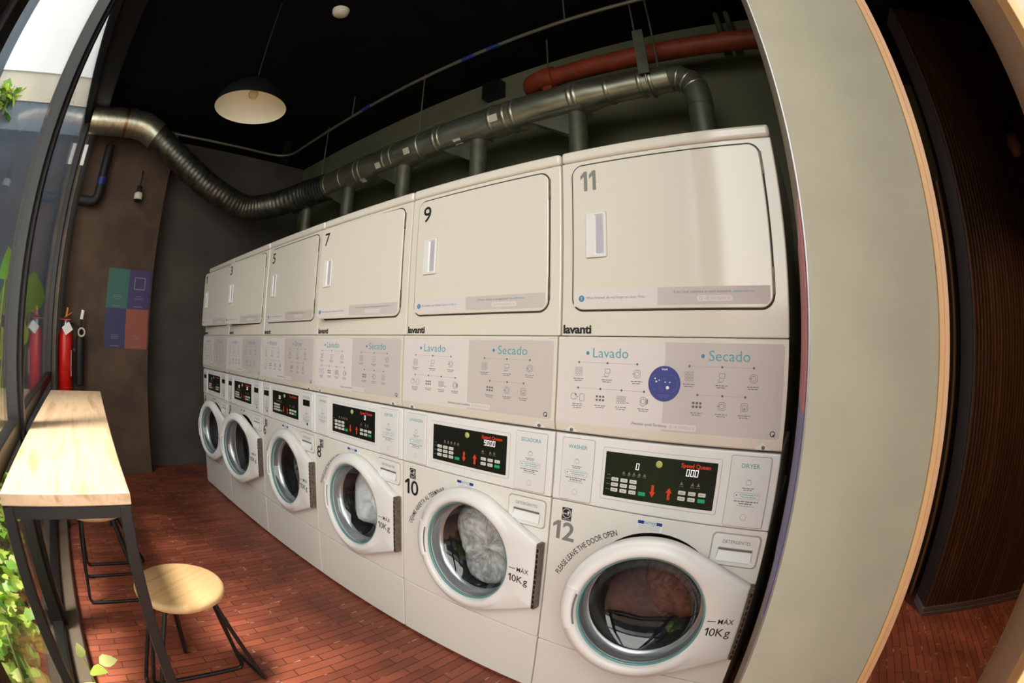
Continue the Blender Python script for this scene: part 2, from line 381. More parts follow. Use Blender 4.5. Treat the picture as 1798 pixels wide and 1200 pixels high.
hl = bpy.data.lights.new('hall_fill_light', 'SPOT'); hl.energy = 75; hl.color = (1, .74, .46); hl.shadow_soft_size = .04; hl.spot_size = math.radians(64); hl.spot_blend = 1  # added fill light, brightens the fluted panel and hall floor
ho = bpy.data.objects.new('hall_fill_light', hl); COL.objects.link(ho); ho.location = (1.35, .45, 3.06)
dl = thing('fill_light_housing', 'small round housing added around the fill light in the black hall ceiling', 'lamp', (1.35, .45, ZC))  # housing made up to go with the added fill light
obj('fill_light_shell', MB().lathe([(.06, -.20), (.062, -.20), (.062, 0), (.058, 0), (.058, -.198)], (0, 0, 0), BLACKM, 'z', 24), dl)
# ------------------------------------------------------------------ window wall
YG = -1.55
bays = [(-4.28, -1.90), (-1.84, -.60), (-.54, .72), (.78, 2.05)]
ZT = .905
for k, (a, b) in enumerate(bays, 1):
    fr = MB()
    h = .028
    for x0, x1 in ((a, a + .045), (b - .045, b)):
        fr.box(x0, x1, YG - h, YG + h, .06, ZC - .12, FRAMEM, .004)
    for z0, z1 in ((.06, .11), (ZT - .035, ZT + .035), (ZC - .18, ZC - .12)):
        fr.box(a + .045, b - .045, YG - h, YG + h, z0, z1, FRAMEM, .004)
    w = struct('window_%d' % k, fr)
    obj('glass_pane', MB().box(a + .044, b - .044, YG - .004, YG + .004, ZT + .034, ZC - .179, GLASS), w)
    obj('glass_pane', MB().box(a + .044, b - .044, YG - .004, YG + .004, .109, ZT - .034, GLASS), w)
for k, (x0, x1) in enumerate(((-1.899, -1.841), (-.599, -.541), (.721, .779)), 4):
    struct('trim_%d' % k, MB().box(x0, x1, -1.60, -1.505, .06, ZC - .12, FRAMEM, .004))
j = struct('trim_7', MB().box(-4.335, -4.281, -1.60, -1.475, .0, ZC, JAMBM, .004).box(-4.52, -4.336, -1.58, -1.50, 0, ZC, JAMBM))
obj('strike_plate', MB().box(-4.282, -4.272, -1.50, -1.46, 2.70, 2.90, WHITEP, .003), j)
struct('trim_8', MB().box(-4.28, 2.1, -1.60, -1.36, ZC - .119, ZC - .001, BLACKM))
struct('trim_9', MB().box(-4.28, 2.1, -1.60, -1.445, 0.001, .058, STONE, .008))

# ------------------------------------------------------------------ patio outside
struct('ground_patio', MB().box(-6.2, 2.6, -4.6, -1.605, -.15, -.02, SOIL))
struct('wall_patio_end', MB().box(-6.2, -6.0, -4.8, -1.3, -.1, 3.66, PAT1).box(-6.2, -6.0, -4.8, -1.3, 3.66, 4.06, PAT2).box(-6.2, -5.98, -4.8, -1.3, 4.06, 4.48, PAT3))
struct('wall_patio_building', MB().box(-6.5, -5.95, -4.9, -1.2, 4.48, 7.2, PAT4))
struct('wall_patio_side', MB().box(-1.7, 2.8, -4.8, -4.6, -.1, 1.0, PAT1).box(-1.7, 2.8, -4.8, -4.6, 1.0, 1.9, PAT4))
struct('wall_patio_light_block', MB().box(-5.99, -1.55, -4.9, -3.42, -.1, 15.0, PAT1))  # unseen tall block, added to cut daylight at the far machines
rnd = random.Random(4)
def leaf(mb, p, size, d, nrm, m, fold=.15, lobes=False):
    d = Vector(d).normalized(); nrm = Vector(nrm); nrm = (nrm - d * nrm.dot(d)).normalized(); sd = d.cross(nrm)
    prof = [(0, 0), (.18, .30), (.42, .40), (.72, .26), (1, 0)] if not lobes else [(0, .05), (.1, .42), (.38, .36), (.5, .5), (.72, .22), (1, 0)]
    P = Vector(p); mid = [P + d * (t * size) - nrm * (size * .25 * t * t) for t, _ in prof]
    Lf = [q + sd * (w * size) + nrm * (w * size * fold) for q, (t, w) in zip(mid, prof)]; Rt = [q - sd * (w * size) + nrm * (w * size * fold) for q, (t, w) in zip(mid, prof)]
    mb.loft([Lf, mid, Rt], m, closed=False)
def rdir(): 
    return Vector((rnd.uniform(-1, 1), rnd.uniform(-1, 1), rnd.uniform(-.6, .8)))
def ivy(name, label, n, box, size, hfun, group=None):
    t = thing(name, label, 'plant', ((box[0] + box[1]) / 2, (box[2] + box[3]) / 2, box[4]), group=group)
    lf = MB(); stl = []; o = Vector(t.location)
    for i in range(n):
        x = rnd.uniform(box[0], box[1]); y = rnd.uniform(box[2], box[3]); z = box[4] + (box[5] - box[4]) * hfun(x, y) * (rnd.random() ** .7)
        s_ = size * rnd.uniform(.6, 1.4)
        leaf(lf, Vector((x, y, z)) - o, s_, rdir(), (rnd.uniform(-.5, .9), rnd.uniform(-.2, 1), rnd.uniform(.3, 1.4)), LEAFS[rnd.choice((0, 0, 1, 1, 2, 3))], lobes=rnd.random() < .6)
    for i in range(14):
        x = rnd.uniform(box[0], box[1]); y = rnd.uniform(box[2], box[3]); h = (box[5] - box[4]) * hfun(x, y)
        st = MB(); stl.append(st); st.tube([Vector((x, y, box[4])) - o, Vector((x + rnd.uniform(-.05, .05), y, box[4] + h * .5)) - o, Vector((x + rnd.uniform(-.1, .1), y + rnd.uniform(-.05, .05), box[4] + h * .9)) - o], .005, STEMM, 5)
    obj('foliage', lf, t)
    for st in stl: obj('stem', st, t)
    return t
ivy('ivy_bush', 'bright lime ivy bush outside the glass beyond the near end of the table', 1500, (-1.75, -.75, -2.25, -1.66, -.02, .62), .062, lambda x, y: .75 + .25 * math.sin(x * 9))
ivy('climbing_ivy', 'taller ivy climbing outside behind the near table leg', 500, (-2.35, -1.93, -1.98, -1.70, -.02, .66), .055, lambda x, y: .7 + .3 * math.sin(x * 13))
ivy('hanging_vine', 'small yellow-green vine hanging over the top of the dark patio wall', 90, (-5.98, -5.86, -3.75, -2.95, 3.80, 4.25), .15, lambda x, y: .9)
def bigleaf(name, label, base, leaves):
    t = thing(name, label, 'plant', base)
    for (dx, dy, dz, s_, d) in leaves:
        lf = MB(); st = MB(); st.tube(fillet([(0, 0, 0), (dx * .3, dy * .3, dz * .6), (dx, dy, dz)], .2), .008, STEMM, 6)
        leaf(lf, (dx, dy, dz), s_, d, (.8, .5, .4), LEAFS[rnd.choice((0, 1))])
        obj('leaf', lf, t); obj('stem', st, t)
    return t
bigleaf('broad_leaf_plant', 'plant with a few large upright leaves outside the far window bay', (-3.90, -1.80, -.02),
        [(-.2, .05, 1.42, .36, (-.1, .1, 1)), (.05, .04, 1.38, .26, (.3, -.1, .8)), (.35, .04, 1.15, .24, (.3, .0, 1))])
bigleaf('tall_leaf_plant', 'tall plant with pale leaves outside at the left edge of the photo', (-2.62, -1.80, -.02),
        [(.05, .05, 1.52, .18, (.6, .2, .6)), (-.1, .05, 1.34, .2, (.4, .1, .9)), (-.15, .05, 1.12, .2, (.6, .0, .8)), (-.15, .06, .85, .22, (.3, .0, 1)), (.2, .02, 1.25, .16, (.7, 0, .5))])
t = thing('potted_sprig', 'small sprig with round pale leaves on the floor at the window curb', 'plant', (-1.40, -1.435, .058))
lf = MB()
for p_, s_, d in (((0, 0, .07), .09, (.3, .5, .3)), ((-.03, .05, .08), .085, (-.2, 1, .2)), ((.05, -.02, .06), .08, (.9, .2, .3)), ((-.02, -.01, .12), .06, (0, .1, 1))):
    leaf(lf, p_, s_, d, (.2, .2, 1), LEAFS[rnd.choice((0, 2))])
obj('foliage', lf, t); obj('stem', MB().tube([(0, 0, 0), (0, 0, .07), (-.02, -.01, .12)], .004, STEMM, 6), t)

# ------------------------------------------------------------------ machines
PITCH = .686
CX, CZ, RO, RI = .370, .537, .240, .1875
CACHE = {}
def cached(key, fn):
    if key not in CACHE: CACHE[key] = fn().mesh(key if isinstance(key, str) else key[0])
    return CACHE[key]
rb = random.Random(11)
def words(mb, x, z, w, h, y, m, align='c', n=None):
    """a line of microscopic print: word-long dashes"""
    x0 = x - w / 2 if align == 'c' else x; e = x0 + w
    while x0 < e - h * .6:
        l = min(h * rb.uniform(2.2, 5.5), e - x0); mb.rect(x0, x0 + l, z - h / 2, z + h / 2, y, m); x0 += l + h * .8
def cabinet_washer():
    b = MB(); n = 48
    outer = rrect(.003, .683, .270, .806, .006, 3)
    hole = [(CX + .224 * math.cos(2 * PI * i / n), CZ + .224 * math.sin(2 * PI * i / n)) for i in range(n)]
    # front plate: fan between the hole and the outline by angle
    def ray(a):
        best = 1e9
        for i in range(len(outer)):
            p, q = outer[i], outer[(i + 1) % len(outer)]; dx, dz = math.cos(a), math.sin(a); ex, ez = q[0] - p[0], q[1] - p[1]
            D = dx * -ez + dz * ex
            if abs(D) < 1e-12: continue
            wx, wz = p[0] - CX, p[1] - CZ; t_ = (wx * -ez + wz * ex) / D; u_ = (dx * wz - dz * wx) / D
            if t_ > 0 and -1e-6 <= u_ <= 1 + 1e-6: best = min(best, t_)
        return (CX + best * math.cos(a), CZ + best * math.sin(a))
    A = sorted([2 * PI * i / n for i in range(n)] + [math.atan2(z - CZ, x - CX) % (2 * PI) for x, z in outer])
    O = [ray(a) for a in A]; Hh = [(CX + .224 * math.cos(a), CZ + .224 * math.sin(a)) for a in A]
    b.loft([[(x, .03, z) for x, z in O], [(x, .0015, z) for x, z in O], [(x, 0, z) for x, z in inset(O, .0015)], [(x, 0, z) for x, z in Hh], [(x, .03, z) for x, z in Hh]], ENAMELW, smooth=False)
    b.box(.003, .012, .03, .70, .02, .806, ENAMELW); b.box(.674, .683, .03, .70, .02, .806, ENAMELW)
    b.box(.012, .674, .03, .70, .798, .806, ENAMELW); b.box(.012, .674, .692, .70, .02, .798, ENAMELW); b.box(.012, .674, .03, .70, .02, .03, ENAMELW)
    return b
def base_panel(): return MB().box(.003, .683, .0, .03, .012, .266, ENAMELW, .003).box(.02, .66, .03, .4, 0, .02, RUBBER)
def ctrl_panel(): return MB().box(.003, .683, -.004, .45, .809, 1.015, ENAMEL2, .004)
def drawer():
    b = MB(); P = rrect(.528, .667, .699, .789, .012); Hh = rrect(.546, .652, .712, .752, .006)
    b.loft([[(x, 0, z) for x, z in P], [(x, -.004, z) for x, z in P], [(x, -.0055, z) for x, z in inset(P, .0015)], [(x, -.0055, z) for x, z in Hh], [(x, -.001, z) for x, z in inset(Hh, .002)]], ENAMEL2, smooth=False)
    Q = inset(Hh, .002); b.poly(Q, -.001, ENAMEL2)
    b.ring(rrect(.524, .671, .695, .793, .014), P, -.0006, INKL)
    b.add([(.552, -.0015, .7445), (.646, -.0015, .7445), (.652, -.011, .714), (.546, -.011, .714), (.546, -.006, .712), (.652, -.006, .712)], [(0, 3, 2, 1), (3, 4, 5, 2)], WHITEP)
    b.rect(.549, .649, .7445, .7505, -.0062, INKM)
    return b
def drum():
    b = MB(); b.lathe([(.2235, .004), (.2235, .03), (.206, .034), (.200, .06), (.205, .075)], (CX, 0, CZ), RUBBER, 'y', 48)
    b.lathe([(.205, .075), (.24, .085), (.243, .30), (.235, .44), (.12, .455), (.10, .44), (.0, .44)], (CX, 0, CZ), DRUM, 'y', 48)
    for k in range(3):
        a = PI / 6 + k * 2 * PI / 3; c, s_ = math.cos(a), math.sin(a)
        q = [(CX + r * c + w * s_, y, CZ + r * s_ - w * c) for r, w in ((.242, .03), (.19, .0), (.242, -.03)) for y in (.12, .42)]
        b.add(q, [(0, 2, 3, 1), (2, 4, 5, 3), (0, 4, 2)], DRUM)
    return b
HX = .672
def door_ring():
    b = MB(); n = 96; c0 = (CX - HX, 0)
    circ = [(c0[0] + RO * math.cos(2 * PI * i / 90), RO * math.sin(2 * PI * i / 90)) for i in range(90)]
    Hu = hull2(circ + [(-.004, .118), (-.004, -.131)])
    def rho(a):
        dx, dz = math.cos(a), math.sin(a); best = RO
        for i in range(len(Hu)):
            p, q = Hu[i], Hu[(i + 1) % len(Hu)]; ex, ez = q[0] - p[0], q[1] - p[1]; D = dx * -ez + dz * ex
            if abs(D) < 1e-12: continue
            wx, wz = p[0] - c0[0], p[1] - c0[1]; t_ = (wx * -ez + wz * ex) / D; u_ = (dx * wz - dz * wx) / D
            if t_ > 0 and -1e-6 <= u_ <= 1 + 1e-6: best = max(best, t_)
        return best
    A = [2 * PI * i / n for i in range(n)] + [math.atan2(.118, -.004 - c0[0]), math.atan2(-.131, -.004 - c0[0]) % (2 * PI)]
    A.sort(); R_ = [rho(a) for a in A]
    def yy(y, a):
        d = abs((a + PI) % (2 * PI) - PI); k = min(1, max(0, (d - math.radians(24)) / math.radians(34))); k = k * k * (3 - 2 * k)
        return y if y > -.0336 else -.0336 + (y + .0336) * k
    def lp(f, y): return [(c0[0] + f(r) * math.cos(a), yy(y, a), f(r) * math.sin(a)) for a, r in zip(A, R_)]
    b.loft([lp(lambda r: RI + .002, 0), lp(lambda r: r - .004, 0), lp(lambda r: r, -.004), lp(lambda r: r, -.024), lp(lambda r: r - .003, -.030), lp(lambda r: r - .009, -.033), lp(lambda r: min(r - .0095, .2302), -.0335),
            lp(lambda r: .224, -.040), lp(lambda r: .216, -.045), lp(lambda r: .204, -.0475), lp(lambda r: .195, -.045), lp(lambda r: .190, -.038), lp(lambda r: RI, -.028), lp(lambda r: RI, 0)], ENAMEL2)
    return b
def door_handle():
    b = MB(); c0 = (CX - HX, 0); A = [math.radians(162 + 38 * i / 12) for i in range(13)]
    P = [[(c0[0] + r * math.cos(a), y, r * math.sin(a)) for a in A] for r, y in ((.235, -.036), (.229, -.0445), (.217, -.0495), (.204, -.051), (.199, -.049), (.1985, -.04))]
    b.loft(P, ENAMEL2, closed=False)
    for e in (0, -1): b.add([l[e] for l in P], [list(range(6))], ENAMEL2)
    b.loft([[(c0[0] + r * math.cos(a), -.0466, r * math.sin(a)) for a in A[1:-1]] for r in (.1975, .1915)], INKM, closed=False)
    return b
def door_glass():
    b = MB(); c = (CX - HX, 0, 0)
    b.lathe([(RI - .001, -.026), (.1845, -.018), (.178, .0), (.166, .022), (.140, .045), (.100, .060), (.05, .0665), (0, .068)], c, BOWL, 'y', 64); return b
def glass_rim():
    b = MB(); c = (CX - HX, 0, 0); b.lathe([(RI + .001, -.031), (RI - .0045, -.0305), (RI - .0065, -.026), (RI - .004, -.02)], c, GLEDGE, 'y', 64); return b
def steel_collar():
    b = MB(); b.lathe([(RI - .003, -.012), (RI - .001, .012), (.182, .03), (.170, .034)], (CX - HX, 0, 0), CHROME, 'y', 64); return b
def hinge_bar():
    b = MB().box(-.004, .009, -.034, -.004, -.131, .118, HINGE, .002)
    for i in range(12): b.box(-.0005, .0055, -.036, -.033, -.125 + i * .0195, -.113 + i * .0195, BLACKM)
    return b
def maxdecal():
    b = MB(); x = .556 - HX; y = -.0341
    b.rect(x + .012, x + .038, .004, .0065, y, INK); b.text('MÁX', x + .044, -.003, .024, y, INK, bold=.004, width=.047)
    return digits(b, '10Kg', x + .012, -.045, .028, y, INK, .078, .004)
def energy_sticker():
    b = MB(); b.rect(.042, .076, .752, .786, -.0008, INK); b.rect(.042, .076, .744, .7535, -.001, INK)
    b.oring(.059, .768, .0155, .0015, -.0016, WHITEP, 20)
    b.text('energy', .045, .764, .0105, -.0018, WHITEP, width=.024)
    pts = [(.0655, .777), (.0675, .7735), (.0705, .7735), (.068, .771), (.069, .7675), (.0655, .7695), (.062, .7675), (.063, .771), (.0605, .7735), (.0635, .7735)]
    b.poly(pts, -.0018, WHITEP); b.text('ENERGY STAR', .0440, .7465, .0055, -.0016, WHITEP, width=.030); return b
def notice():
    b = MB(); b.rect(.293, .371, .764, .793, -.0006, WHITEP); b.rect(.294, .370, .782, .792, -.0009, NAVY); b.rect(.314, .352, .7825, .7915, -.0012, WHITEP)
    b.text('NOTICE', .333, .7835, .0095, -.0015, NAVY, 'c', .012, .034)
    for i in range(4): words(b, .331, .7785 - i * .004, .066, .0014, -.001, INKL)
    return b
def plaque(x0, x1, title, black):
    b = MB(); P = rrect(x0, x1, .816, 1.004, .005); b.ring(inset(P, -.0018), P, -.0045, INKL)
    b.slab(P, -.0085, -.003, PLAQ, .0015); c = (x0 + x1) / 2; y = -.009
    b.text(title, c, .975, .0165, y, TEAL, 'c', .01, min(.075, .0105 * len(title)))
    if black: b.slab(rrect(c - .036, c + .036, .936, .968, .003), -.0105, -.008, PANEL, .001)
    z = .935 if not black else .912
    b.orect(c - .008, c + .008, z - .004, z + .008, .0012, y, INKL, .003); b.rect(c - .004, c + .004, z + .009, z + .0105, y, INKL)
    words(b, c, z - .013, .034, .002, y, INKM); words(b, c, z - .018, .026, .002, y, INKM)
    b.orect(c - .038, c + .038, z - .042, z - .025, .0008, y, TEAL, .007); b.disc(c - .03, z - .0335, .0022, y, BLUEDOT, 10)
    words(b, c + .006, z - .0305, .054, .0018, y, TEAL); words(b, c + .006, z - .0365, .044, .0018, y, TEAL)
    words(b, c, z - .049, .07, .0026, y, INKM); words(b, c, z - .055, .04, .0026, y, INKM); words(b, c, z - .061, .05, .0018, y, INKL)
    if black: b.disc(c + .01, .843, .008, y, INK, 14)
    else: b.oring(c, .843, .009, .0009, y, INKL, 18)
    return b
def console():
    b = MB(); P = rrect(.166, .520, .840, .990, .004); b.slab(P, -.0065, -.003, ENAMEL2, .001); b.ring(inset(P, -.0012), P, -.0046, INKL)
    b.slab(rrect(.176, .510, .850, .980, .002), -.0082, -.0045, PANEL, .0005); return b
CY = -.0086
def btn(b, x, z, w=.0215, h=.0105, m=None):
    m = m or BTN; b.slab(rrect(x - w / 2, x + w / 2, z - h / 2, z + h / 2, .002, 2), CY - .0012, CY + .0005, m, .0004); words(b, x, z, w * .6, .0018, CY - .0014, INKM if m is BTN else GREEN)
def washer_keys():
    b = MB()
    for r in range(3):
        for c in range(3): btn(b, .2105 + .0285 * c, .9025 - .0155 * r)
        words(b, .190, .9025 - .0155 * r, .012, .0018, CY, ICON)
    words(b, .190, .914, .010, .0018, CY, ICON); btn(b, .297, .8715, .0215, .0105, GREEN)
    for x in (.236, .253, .268, .284, .300): b.poly([(x - .005, .921), (x + .005, .921), (x, .930)], CY, ICON); words(b, x, .918, .010, .0016, CY, ICON)
    return b
def dryer_keys():
    b = MB()
    for r in range(2):
        for c in range(3): btn(b, .416 + .0295 * c, .8905 - .0165 * r, m=GREEN if (r, c) == (1, 2) else BTN)
    for x in (.412, .444, .461): b.poly([(x - .005, .912), (x + .005, .912), (x, .922)], CY, ICON); words(b, x, .908, .012, .0018, CY, ICON)
    return b
def arrow_down(): return MB().poly([(.3245, .901), (.3245, .881), (.3195, .881), (.3285, .866), (.3375, .881), (.3325, .881), (.3325, .901)], CY, RED)
def arrow_up(): return MB().poly([(.3735, .865), (.3815, .865), (.3815, .885), (.3865, .885), (.3775, .900), (.3685, .885), (.3735, .885)], CY, RED)
def seg_digits(t_, x):
    """seven-segment figures"""
    on = {'0': 'abcdef', '9': 'abcdfg'}; b = MB(); w, h, k = .0095, .019, .0019; z = .9375; x -= len(t_) * .0125 / 2
    for ch in t_:
        for sg in on[ch]:
            X0, X1, Z0, Z1 = {'a': (0, w, h - k, h), 'd': (0, w, 0, k), 'g': (0, w, h / 2 - k / 2, h / 2 + k / 2), 'f': (0, k, h / 2, h), 'e': (0, k, 0, h / 2), 'b': (w - k, w, h / 2, h), 'c': (w - k, w, 0, h / 2)}[sg]
            P = [(X0, Z0), (X1, Z0), (X1, Z1), (X0, Z1)]; b.poly([(x + p + .08 * q, z + q) for p, q in P], CY, DIGIT)
        x += .0125
    return b
def lock():
    b = MB(); b.lathe([(0, -.0105), (.008, -.0105), (.0098, -.009), (.0098, -.006)], (.340, 0, .961), LOCKY, 'y', 24)
    b.oring(.340, .961, .0055, .0012, -.0108, INKG, 18); return b
def slogan(s_, a0, span):
    b = MB(); b.arctext(s_, .355, .429, .325, math.radians(a0), .026, -.0007, INK, .010, math.radians(span)); return b
def digits(b, t_, x, z, h, y, m, w, bold):
    """text whose figure one has a flag, w = full width"""
    st = h * (.155 + bold * 2.2); parts = []; cx = 0
    for ch in t_:
        if ch == '1':
            parts.append((ch, cx, None)); cx += h * .34 + st
        else:
            vs, fs = text_geo(ch, h / .73, bold); x0 = min(v[0] for v in vs); x1 = max(v[0] for v in vs); parts.append((ch, cx - x0, (vs, fs))); cx += x1 - x0 + h * .10
    k = w / (cx - h * .10)
    for ch, ox, g in parts:
        if g: b.add([(x + (ox + v[0]) * k, y, z + v[1]) for v in g[0]], g[1], m)
        else:
            f_ = h * .22; P = [(f_, 0), (f_ + st, 0), (f_ + st, h), (f_ + st * .15, h), (0, h * .80), (0, h * .80 - st * .95), (f_, h * .80 - st * .25)]
            b.poly([(x + (ox + p[0]) * k, z + p[1]) for p in P], y, m)
    return b
def numdec(t_, x, z, h, m, w, bold, z_y): return digits(MB(), t_, x, z, h, z_y, m, w, bold)
def laundry(kind, m, seed):
    r = random.Random(seed); b = MB(); n, k = 36, 14; L = []
    ph = [(r.uniform(0, 6.3), r.uniform(0, 6.3), r.randint(2, 6), r.randint(1, 4)) for _ in range(7)]
    for i in range(k + 1):
        th = PI * i / k; l = []
        for j in range(n):
            a = 2 * PI * j / n; d = sum(math.sin(q[2] * a + q[0] + 2.2 * th) * math.sin(q[3] * th + q[1]) for q in ph) * .045
            pw = .42 if kind != 'small' else 1; sr = abs(math.sin(th)) ** pw; cy_ = -math.copysign(abs(math.cos(th)) ** (1 if kind == 'small' else .7), math.cos(th))
            e = d * (.5 if kind != 'small' else 1)
            l.append(((1 + e - .02) * sr * math.cos(a), (1 + 1.6 * d) * cy_, (1 + e - .02) * sr * math.sin(a)))
        L.append(l)
    b.loft(L, m); return b

def washer(i, num, cfg):
    t = thing('washing_machine', cfg['label'], 'washing machine', (-PITCH * (i + 1), 0, 0), group='front-loading washing machines')
    obj('cabinet', cached('cabinet', cabinet_washer), t); obj('base_panel', cached('base_panel', base_panel), t)
    cp = obj('control_panel', cached('control_panel', ctrl_panel), t)
    obj('washer_plaque', cached(('washer_plaque', cfg['w'], cfg['blk']), lambda: plaque(.030, .136, cfg['w'], cfg['blk'])), cp)
    obj('dryer_plaque', cached(('dryer_plaque', cfg['d'], cfg['blk']), lambda: plaque(.546, .660, cfg['d'], cfg['blk'])), cp)
    co = obj('display_console', cached('display_console', console), cp)
    obj('washer_keypad', cached('washer_keypad', washer_keys), cp); obj('dryer_keypad', cached('dryer_keypad', dryer_keys), cp)
    obj('down_arrow', cached('down_arrow', arrow_down), cp); obj('up_arrow', cached('up_arrow', arrow_up), cp)
    obj('brand_lettering', cached('brand_lettering', lambda: MB().text('Speed Queen', .448, .9605, .0165, CY, RED, 'c', .02, .086)), cp)
    for dd, dx in ((cfg['d1'], .277), (cfg['d2'], .440)):
        if dd: obj('display_digits', cached(('display_digits', dd, dx), lambda: seg_digits(dd, dx)), cp)
    obj('lock', cached('lock', lock), cp)
    dw = obj('detergent_drawer', cached('detergent_drawer', drawer), t)
    obj('drawer_lettering', cached('drawer_lettering', lambda: MB().text('DETERGENTES', .599, .765, .0135, -.006, INKG, 'c', .004, .082)), dw)
    obj('drum', cached('drum', drum), t)
    obj('energy_sticker', cached('energy_sticker', energy_sticker), t); obj('notice_sticker', cached('notice_sticker', notice), t)
    obj('number_decal', numdec(num, .014, .678 if len(num) == 2 else .690, .062, cfg['nm'], .078 if len(num) == 2 else .04, cfg['nb'], -.0008), t)
    obj('slogan_decal', cached(('slogan_decal', cfg['s']), lambda: slogan(cfg['s'], 157.5, 46)), t)
    d = obj('door', cached('door', door_ring), t, (HX, -.003, CZ), math.radians(cfg['open']))
    obj('door_glass', cached('door_glass', door_glass), d); obj('glass_rim', cached('glass_rim', glass_rim), d); obj('steel_collar', cached('steel_collar', steel_collar), d)
    obj('door_handle', cached('door_handle', door_handle), d); obj('hinge', cached('hinge', hinge_bar), d); obj('capacity_decal', cached('capacity_decal', maxdecal), d)
    return t

def dryer_body(): return MB().box(.003, .683, 0, .70, 1.3015, 1.8415, ENAMEL, .004).box(.01, .676, .03, .68, 1.02, 1.3015, ENAMEL)
def dryer_cap(): return MB().box(.003, .683, -.004, .70, 1.8435, 1.882, ENAMEL, .010, 3)
def lower_panel():
    P = [(.03, 1.0205), (.0, 1.0215), (-.006, 1.026), (-.011, 1.046), (-.012, 1.050), (-.012, 1.294), (-.009, 1.2985), (.03, 1.2985)]
    b = MB(); b.loft([[(.003, y, z) for y, z in P], [(.683, y, z) for y, z in P]], ENAMEL, smooth=False, cap0=True, cap1=True)
    return b
def screw():
    b = MB(); x = 0
    b.add([(x - .022, -.0068, 1.0245), (x + .022, -.0068, 1.0245), (x, -.0128, 1.044)], [(0, 1, 2)], WHITEP)
    return b.lathe([(0, -.0135), (.0045, -.0128), (.0055, -.008)], (x + .002, 0, 1.030), INKM, 'y', 12)
def dryer_door():
    W_, H_ = .597, .446; P = rrect(-W_, 0, -H_ / 2, H_ / 2, .034, 8)
    return MB().slab(P, -.016, -.004, ENAMEL, .003)
def seal():
    P = rrect(.043, .640, 1.376, 1.822, .034, 8); return MB().ring(inset(P, -.0052), inset(P, .02), -.0012, DARKGAP)
def dhandle():
    b = MB(); x0, x1, z0, z1 = .088 - .640, .155 - .640, 1.526 - 1.599, 1.662 - 1.599; y = -.016
    P = rrect(x0, x1, z0, z1, .005, 4); Hh = rrect(x0 + .028, x1 - .007, z0 + .007, z1 - .006, .005, 4)
    Q = [(x + (.004 if x < x0 + .04 else -.006), z * .93) for x, z in Hh]
    b.loft([[(x, y, z) for x, z in P], [(x, y - .004, z) for x, z in P], [(x, y - .0055, z) for x, z in inset(P, .0015)], [(x, y - .0055, z) for x, z in Hh], [(x, y - .0008, z) for x, z in Q]], ENAMEL2, smooth=False)
    b.poly(Q, y - .0008, mat_pocket_shade); b.ring(inset(P, -.0015), P, y - .0004, INKL); return b
mat_pocket_shade = mat('handle_pocket_shade', srgb(188, 184, 192), .35)  # lilac-grey puts the shade of the recess into the colour
def hinge1(): return MB().box(-.001, .006, -.014, -.002, -.035, .035, HINGE, .001)
STRIP = {'en': ('When finished, do not forget to', 'clean filter.', 'If you have questions or need assistance,', 'please text us.'),
         'es': ('Al terminar no olvides', 'limpiar el filtro.', '¿Tienes dudas o preguntas?', 'Escríbenos.')}
def strip(lang):
    b = MB(); y = -.0164; X = lambda u: u - .640; Z = lambda z: z - 1.599
    b.poly([(X(.047), Z(1.385)), (X(.310), Z(1.385)), (X(.310), Z(1.432)), (X(.047), Z(1.432))], y, SHEET)
    b.poly([(X(.310), Z(1.385)), (X(.622), Z(1.385)), (X(.632), Z(1.395)), (X(.632), Z(1.432)), (X(.310), Z(1.432))], y, SHEETG)
    y -= .0005; a = STRIP[lang]
    b.disc(X(.073), Z(1.408), .0095, y, BLUEDOT); b.text('!', X(.073), Z(1.4035), .013, y - .0004, WHITEP, 'c', .02)
    w1 = .133 if lang == 'en' else .10; w2 = .050 if lang == 'en' else .075
    b.text(a[0], X(.088), Z(1.406), .010, y, INKG, 'l', 0, w1); b.text(a[1], X(.088) + w1 + .004, Z(1.406), .010, y, TEAL, 'l', 0, w2)
    w3 = .165 if lang == 'en' else .135; w4 = .060
    b.text(a[2], X(.358), Z(1.416), .0095, y, INKG, 'l', 0, w3); b.text(a[3], X(.358) + w3 + .005, Z(1.416), .0095, y, TEAL, 'l', 0, w4)
    b.poly(rrect(X(.424), X(.526), Z(1.3935), Z(1.4085), .0073), y, SHEET); b.oring(X(.436), Z(1.401), .0045, .001, y - .0004, INKL)
    b.text('+57 312 322 51 53', X(.445), Z(1.398), .009, y - .0004, INKL, 'l', 0, .074); return b
